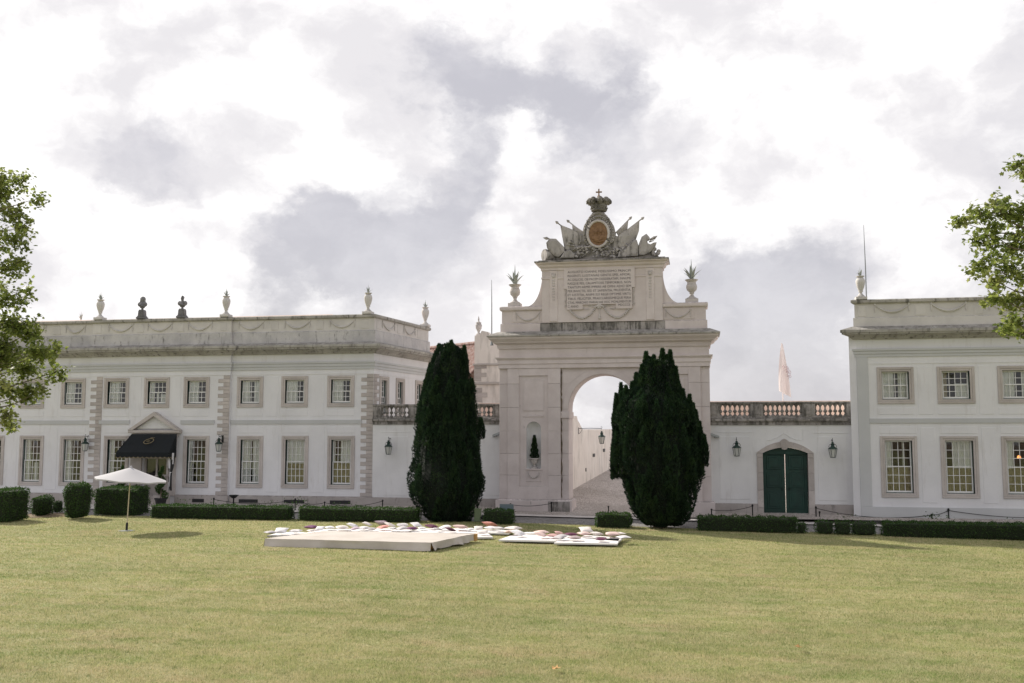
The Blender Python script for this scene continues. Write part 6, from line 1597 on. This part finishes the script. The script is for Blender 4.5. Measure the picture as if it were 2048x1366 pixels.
K, J = 64, 10; vs = [tuple(cano(k*8/K, j/J)) for j in range(1, J+1) for k in range(K)]+[tuple(cano(0, 0))]
fs = [(j*K+k, j*K+(k+1) % K, (j+1)*K+(k+1) % K, (j+1)*K+k) for j in range(J-1) for k in range(K)]+[(K*J, k, (k+1) % K) for k in range(K)]
cn = sub('canopy', MB().add(vs, [f[::-1] for f in fs]), 'parasol', UM); 
vs = []
for k in range(K):
    e = cano(k*8/K, 1.0); vs += [tuple(e), (e.x, e.y, e.z-.05)]
sub('hem', MB().add(vs, [(2*k, 2*k+1, (2*k+3) % (2*K), (2*k+2) % (2*K)) for k in range(K)]), 'parasol', cn)
for k in range(8): sub('rib', MB().tube([cano(k, j/6)-Vector((0, 0, .025)) for j in range(7)], .010, 4), 'pole_wood', UM)
sub('finial', MB().lathe([(.05, -.02), (.05, .02), (.025, .06), (.0, .07)], (tv.x, 0, tv.z), 8), 'parasol', UM)

# ------------------------------------------------------------------ stage platform with canvas cover
hp = .25
FL, FRt = gnd(530, 1092), gnd(862, 1101); BR, BL = gnd(951, 1067, hp), gnd(652, 1061.5, hp)
PLT = thing('stage_platform', 'low square stage on the lawn covered with cream canvas', 'platform', ((FL.x+BR.x)/2, (FL.y+BR.y)/2, 0))
C4 = [Vector((v.x, v.y, 0)) for v in (FL, FRt, BR, BL)]
N = 24; vs = []; rr = random.Random(4)
for j in range(N+1):
    for i in range(N+1):
        u, v = i/N, j/N; q = C4[0].lerp(C4[1], u).lerp(C4[3].lerp(C4[2], u), v)
        vs.append((q.x, q.y, hp+.006*math.sin(u*17+v*5)*math.sin(v*11)+.004*rr.uniform(-1, 1)))
put('canvas_top', MB().add(vs, [(j*(N+1)+i, j*(N+1)+i+1, (j+1)*(N+1)+i+1, (j+1)*(N+1)+i) for j in range(N) for i in range(N)]), 'canvas', PLT, smooth=True)
for e, (a, b) in enumerate(((0, 1), (1, 2), (2, 3), (3, 0))):
    p0, p1 = C4[a], C4[b]; d = (p1-p0).normalized(); n = Vector((d.y, -d.x, 0)); K, J = 60, 6; vs = []
    if e == 1: p1 = p0.lerp(p1, .96)
    for j in range(J+1):
        t = j/J
        for i in range(K+1):
            u = i/K; fold = (.08*math.sin(u*9+e*2)+.05*math.sin(u*21+1+e)+.02*math.sin(u*41))*t**1.3
            if e == 1: fold += .06*t*max(0, math.sin(u*13))**4
            q = p0.lerp(p1, u)+n*(.012+.02*t+max(fold, -.02)); dip = .045*max(0, math.sin(u*9+e))*(1-t)*t*2
            vs.append((q.x, q.y, hp*(1-t)+(.035*max(0, math.sin(u*15))*t if e == 1 else 0)-dip*.0+(-.01 if t == 1 and e == 0 else 0)))
    put('canvas_skirt', MB().add(vs, [(j*(K+1)+i, (j+1)*(K+1)+i, (j+1)*(K+1)+i+1, j*(K+1)+i+1) for j in range(J) for i in range(K)]), 'canvas', PLT, smooth=True)
put('timber_frame', MB().slab([(v.x*.95+.05*(FL.x+FRt.x+BR.x+BL.x)/4, v.y*.95+.05*(FL.y+FRt.y+BR.y+BL.y)/4) for v in C4], .0, hp-.03), 'wood', PLT)
d = (C4[2]-C4[1]).normalized(); q = C4[2]-d*.15
put('timber_corner', MB().slab([(q.x, q.y), (q.x+.07, q.y+.01), (C4[2].x+.07, C4[2].y+.03), (C4[2].x, C4[2].y+.03)], 0, hp-.008), 'wood', PLT)

# ------------------------------------------------------------------ mats and pillows
def mat_(c, label, h=.06):
    P = [gnd(px, py, h) for px, py in c]; cx, cy = sum(p.x for p in P)/4, sum(p.y for p in P)/4
    t = put('lawn_mat', MB().slab([(p.x, p.y) for p in P], .0, h*.9).slab([(cx+(p.x-cx)*.985, cy+(p.y-cy)*.985) for p in P], h*.9, h), 'foam'); tag(t, label, 'mat', 'white seating mats on the lawn')
mat_([(534, 1071), (590, 1070.5), (612, 1064), (560, 1064)], 'small white mat at the far left behind the stage')
mat_([(596, 1069), (700, 1066.5), (735, 1057), (640, 1058)], 'white mat under the first pillows behind the stage')
mat_([(704, 1066.5), (815, 1064.5), (835, 1055.5), (738, 1056.5)], 'white mat in the middle of the row behind the stage')
mat_([(818, 1066), (952, 1066), (960, 1056.5), (838, 1056.5)], 'white mat under the purple pillows behind the stage')
mat_([(953, 1074), (986, 1073.5), (975, 1066), (945, 1066.5)], 'little white mat at the right rear corner of the stage')
mat_([(962, 1064.5), (1018, 1066), (1025, 1061), (965, 1058.5)], 'white mat under the coral pillow right of the stage')
mat_([(997, 1079), (1112, 1081.5), (1150, 1072), (1030, 1068)], 'white mat at the left of the right hand group')
mat_([(1108, 1085), (1235, 1087), (1240, 1077), (1125, 1076)], 'white mat at the front of the right hand group')
mat_([(1155, 1076), (1238, 1082), (1246, 1075), (1170, 1070)], 'white mat at the right end of the right hand group')
mat_([(1038, 1067), (1082, 1067), (1090, 1064), (1042, 1064)], 'narrow white mat at the back of the right hand group')
PCOL = dict(white=(.80, .78, .79), cream=(.80, .74, .70), blush=(.74, .56, .52), rose=(.58, .36, .34), coral=(.70, .33, .28), plum=(.13, .035, .075), purple=(.17, .06, .14), mauve=(.50, .40, .46), grey=(.52, .49, .50), taupe=(.42, .34, .34), speck=(.60, .57, .58))
for k, c in PCOL.items(): M['pillow_'+k] = plain('pillow_'+k, c, .9, c2=tuple(x*.88 for x in c), scale=14, bmp=.15, bscale=18)
def pillow_mesh(col, seed):
    r = random.Random(seed); n = 10; vs = []; mb = MB()
    for s in (1, -1):
        for j in range(n+1):
            for i in range(n+1):
                u, v = 2*i/n-1, 2*j/n-1; pin = 1-.10*(1-abs(u))*abs(v)**3; pin2 = 1-.10*(1-abs(v))*abs(u)**3
                th = ((1-u*u)*(1-v*v))**.55*.078*(1+.12*math.sin(3*u+seed)*math.cos(2*v+seed)); vs.append((u*.26*pin2, v*.26*pin, s*th))
    m_ = (n+1)**2
    fs = [(j*(n+1)+i, j*(n+1)+i+1, (j+1)*(n+1)+i+1, (j+1)*(n+1)+i) for j in range(n) for i in range(n)]
    mb.add(vs, fs+[tuple(m_+k for k in f[::-1]) for f in fs])
    return mb.mesh('cushion', 'pillow_'+col, True)
PIL = [(540.5, 1070, 26, 'grey'), (562, 1068.5, 30, 'white'), (591, 1067, 26, 'white'), (623, 1059.5, 28, 'purple'), (622.5, 1065, 18, 'cream'), (640, 1062.5, 21, 'white'), (659.5, 1059.5, 22, 'white'), (684, 1060.5, 30, 'cream'), (704.6, 1056.5, 24, 'white'), (710, 1062.5, 22, 'mauve'), (728, 1060.5, 24, 'white'), (734.6, 1054, 21, 'cream'), (744, 1062, 20, 'grey'), (764.7, 1054, 30, 'mauve'), (766, 1060, 24, 'coral'), (779.8, 1056, 24, 'cream'), (785, 1062, 20, 'white'),
    (805, 1056.5, 27, 'white'), (802.4, 1062.5, 24, 'speck'), (824, 1061.5, 24, 'purple'), (832.5, 1055.5, 22, 'white'), (863, 1058.5, 25, 'plum'), (844, 1060, 18, 'white'), (890, 1060.5, 26, 'white'), (901, 1065, 23, 'plum'), (876, 1063, 18, 'grey'), (921, 1060.5, 30, 'blush'), (942, 1062, 17, 'white'), (980, 1056, 29, 'coral'), (957, 1062, 20, 'cream'), (981.5, 1060.5, 24, 'white'), (998, 1063, 25, 'white'), (965, 1070, 25, 'cream'),
    (1026, 1063, 32, 'cream'), (1022, 1069.5, 26, 'blush'), (1036.5, 1073, 30, 'white'), (1083, 1070, 28, 'blush'), (1081.6, 1076, 27, 'blush'), (1106, 1076, 26, 'rose'), (1118, 1071, 20, 'rose'), (1141.8, 1074, 26, 'plum'), (1121, 1080, 27, 'grey'), (1150, 1081, 28, 'taupe'), (1172, 1066.5, 28, 'cream'), (1167.7, 1072.5, 27, 'blush'), (1193.7, 1073.5, 25, 'cream'), (1202.6, 1083, 24, 'plum'), (1225, 1074, 32, 'blush'), (1239, 1072, 22, 'cream'), (1247, 1080, 26, 'white')]
CN = dict(white='white', cream='cream white', blush='pale blush pink', rose='dusty rose', coral='coral pink', plum='dark plum', purple='deep purple', mauve='pale mauve', grey='light grey', taupe='greyish taupe', speck='speckled grey')
ORD = ['first', 'second', 'third', 'fourth', 'fifth', 'sixth', 'seventh', 'eighth', 'ninth', 'tenth', 'eleventh', 'twelfth', 'thirteenth', 'fourteenth', 'fifteenth', 'sixteenth']
cnt = {}; tot = {}
for px, py, w, c in PIL:
    k = ('L' if px < 1010 else 'R', c); tot[k] = tot.get(k, 0)+1
for i, (px, py, w, c) in enumerate(sorted(PIL)):
    side_ = 'L' if px < 1010 else 'R'; k = (side_, c); cnt[k] = cnt.get(k, 0)+1
    where = 'in the row behind the stage' if side_ == 'L' else 'in the group right of it'.replace('it', 'the stage')
    lab = ('the only %s pillow %s' % (CN[c], where)) if tot[k] == 1 else ('%s %s pillow from the left %s' % (ORD[cnt[k]-1], CN[c], where))
    g = gnd(px, py-1.5, .10); sc_ = w/1991*g.y/.53*.93
    t = thing('pillow', lab, 'pillow', (g.x, g.y, .09), random.uniform(0, 3.14), 'pillows on the lawn')
    lean = random.choice((0, 0, .2, -.2, .3)) if py > 1056 else .35
    o = sub('cushion', cached(('pil', c, i % 3), lambda: pillow_mesh(c, i % 3)), None, t, (0, 0, .10*sc_+abs(lean)*.10), rot=(lean, 0, 0)); o.scale = (sc_, sc_, sc_*.9)

# ------------------------------------------------------------------ lawn: mown blades as real geometry, thinner with distance
def blades(n, r0, r1):
    # density falls off smoothly with distance while blade width grows, so that cover stays even
    u = rng.random(n); rr_ = r0*(r1/r0)**u  # one sheet, wider than the picture; keep = rng.random(n) < np.minimum(1, (rr_/r0)**-.15); rr_ = rr_[keep]
    a = YAW+R(2)+rng.uniform(-R(42), R(42), len(rr_))
    x, y = rr_*np.sin(a), rr_*np.cos(a)
    ok = (y < LAWN_END+.05); x, y, rr_ = x[ok], y[ok], rr_[ok]
    z = lawnz(x, y)
    clump = np.sin(x*2.1+np.sin(y*1.7)*2)*np.sin(y*2.7+np.sin(x*1.3)*2)
    h = rng.uniform(.026, .058, len(x))*(1+.25*clump)
    w = .0085*(rr_/15)**.95*rng.uniform(.7, 1.3, len(x))
    ax_ = unit(np.stack([rng.normal(0, .6, len(x)), rng.normal(0, .6, len(x)), np.ones(len(x))], 1)); sd_ = unit(np.cross(ax_, rng.normal(size=(len(x), 3))))
    return np.stack([x, y, z-.003], 1), ax_, sd_, h, w
parts = [blades(1780000, 13.0, 52)]
go = cloud('lawn_grass', *[np.concatenate([p[i] for p in parts]) for i in range(5)], 'blade', shape='tri')
tag(go, 'short mown grass, part green and part dry straw, covering the lawn', 'grass', None, 'stuff')
for px, py in ((1104, 1344), (1606, 1300)):
    g = gnd(px, py); t = thing('fallen_leaf', 'dry brown leaf lying on the lawn %s' % ('at the bottom edge' if py > 1330 else 'at the lower right'), 'leaf', (g.x, g.y, .05), random.random()*6, 'fallen leaves on the lawn')
    sub('blade', MB().add([(0, 0, 0), (.03, .09, .03), (.06, .05, .01), (.12, .10, .04), (.10, 0, .0), (.16, -.02, .03), (.09, -.06, .02), (.05, -.09, .04), (.03, -.04, 0)], [(0, 1, 2), (0, 2, 3, 4), (0, 4, 5, 6), (0, 6, 7, 8)]), 'wood', t)
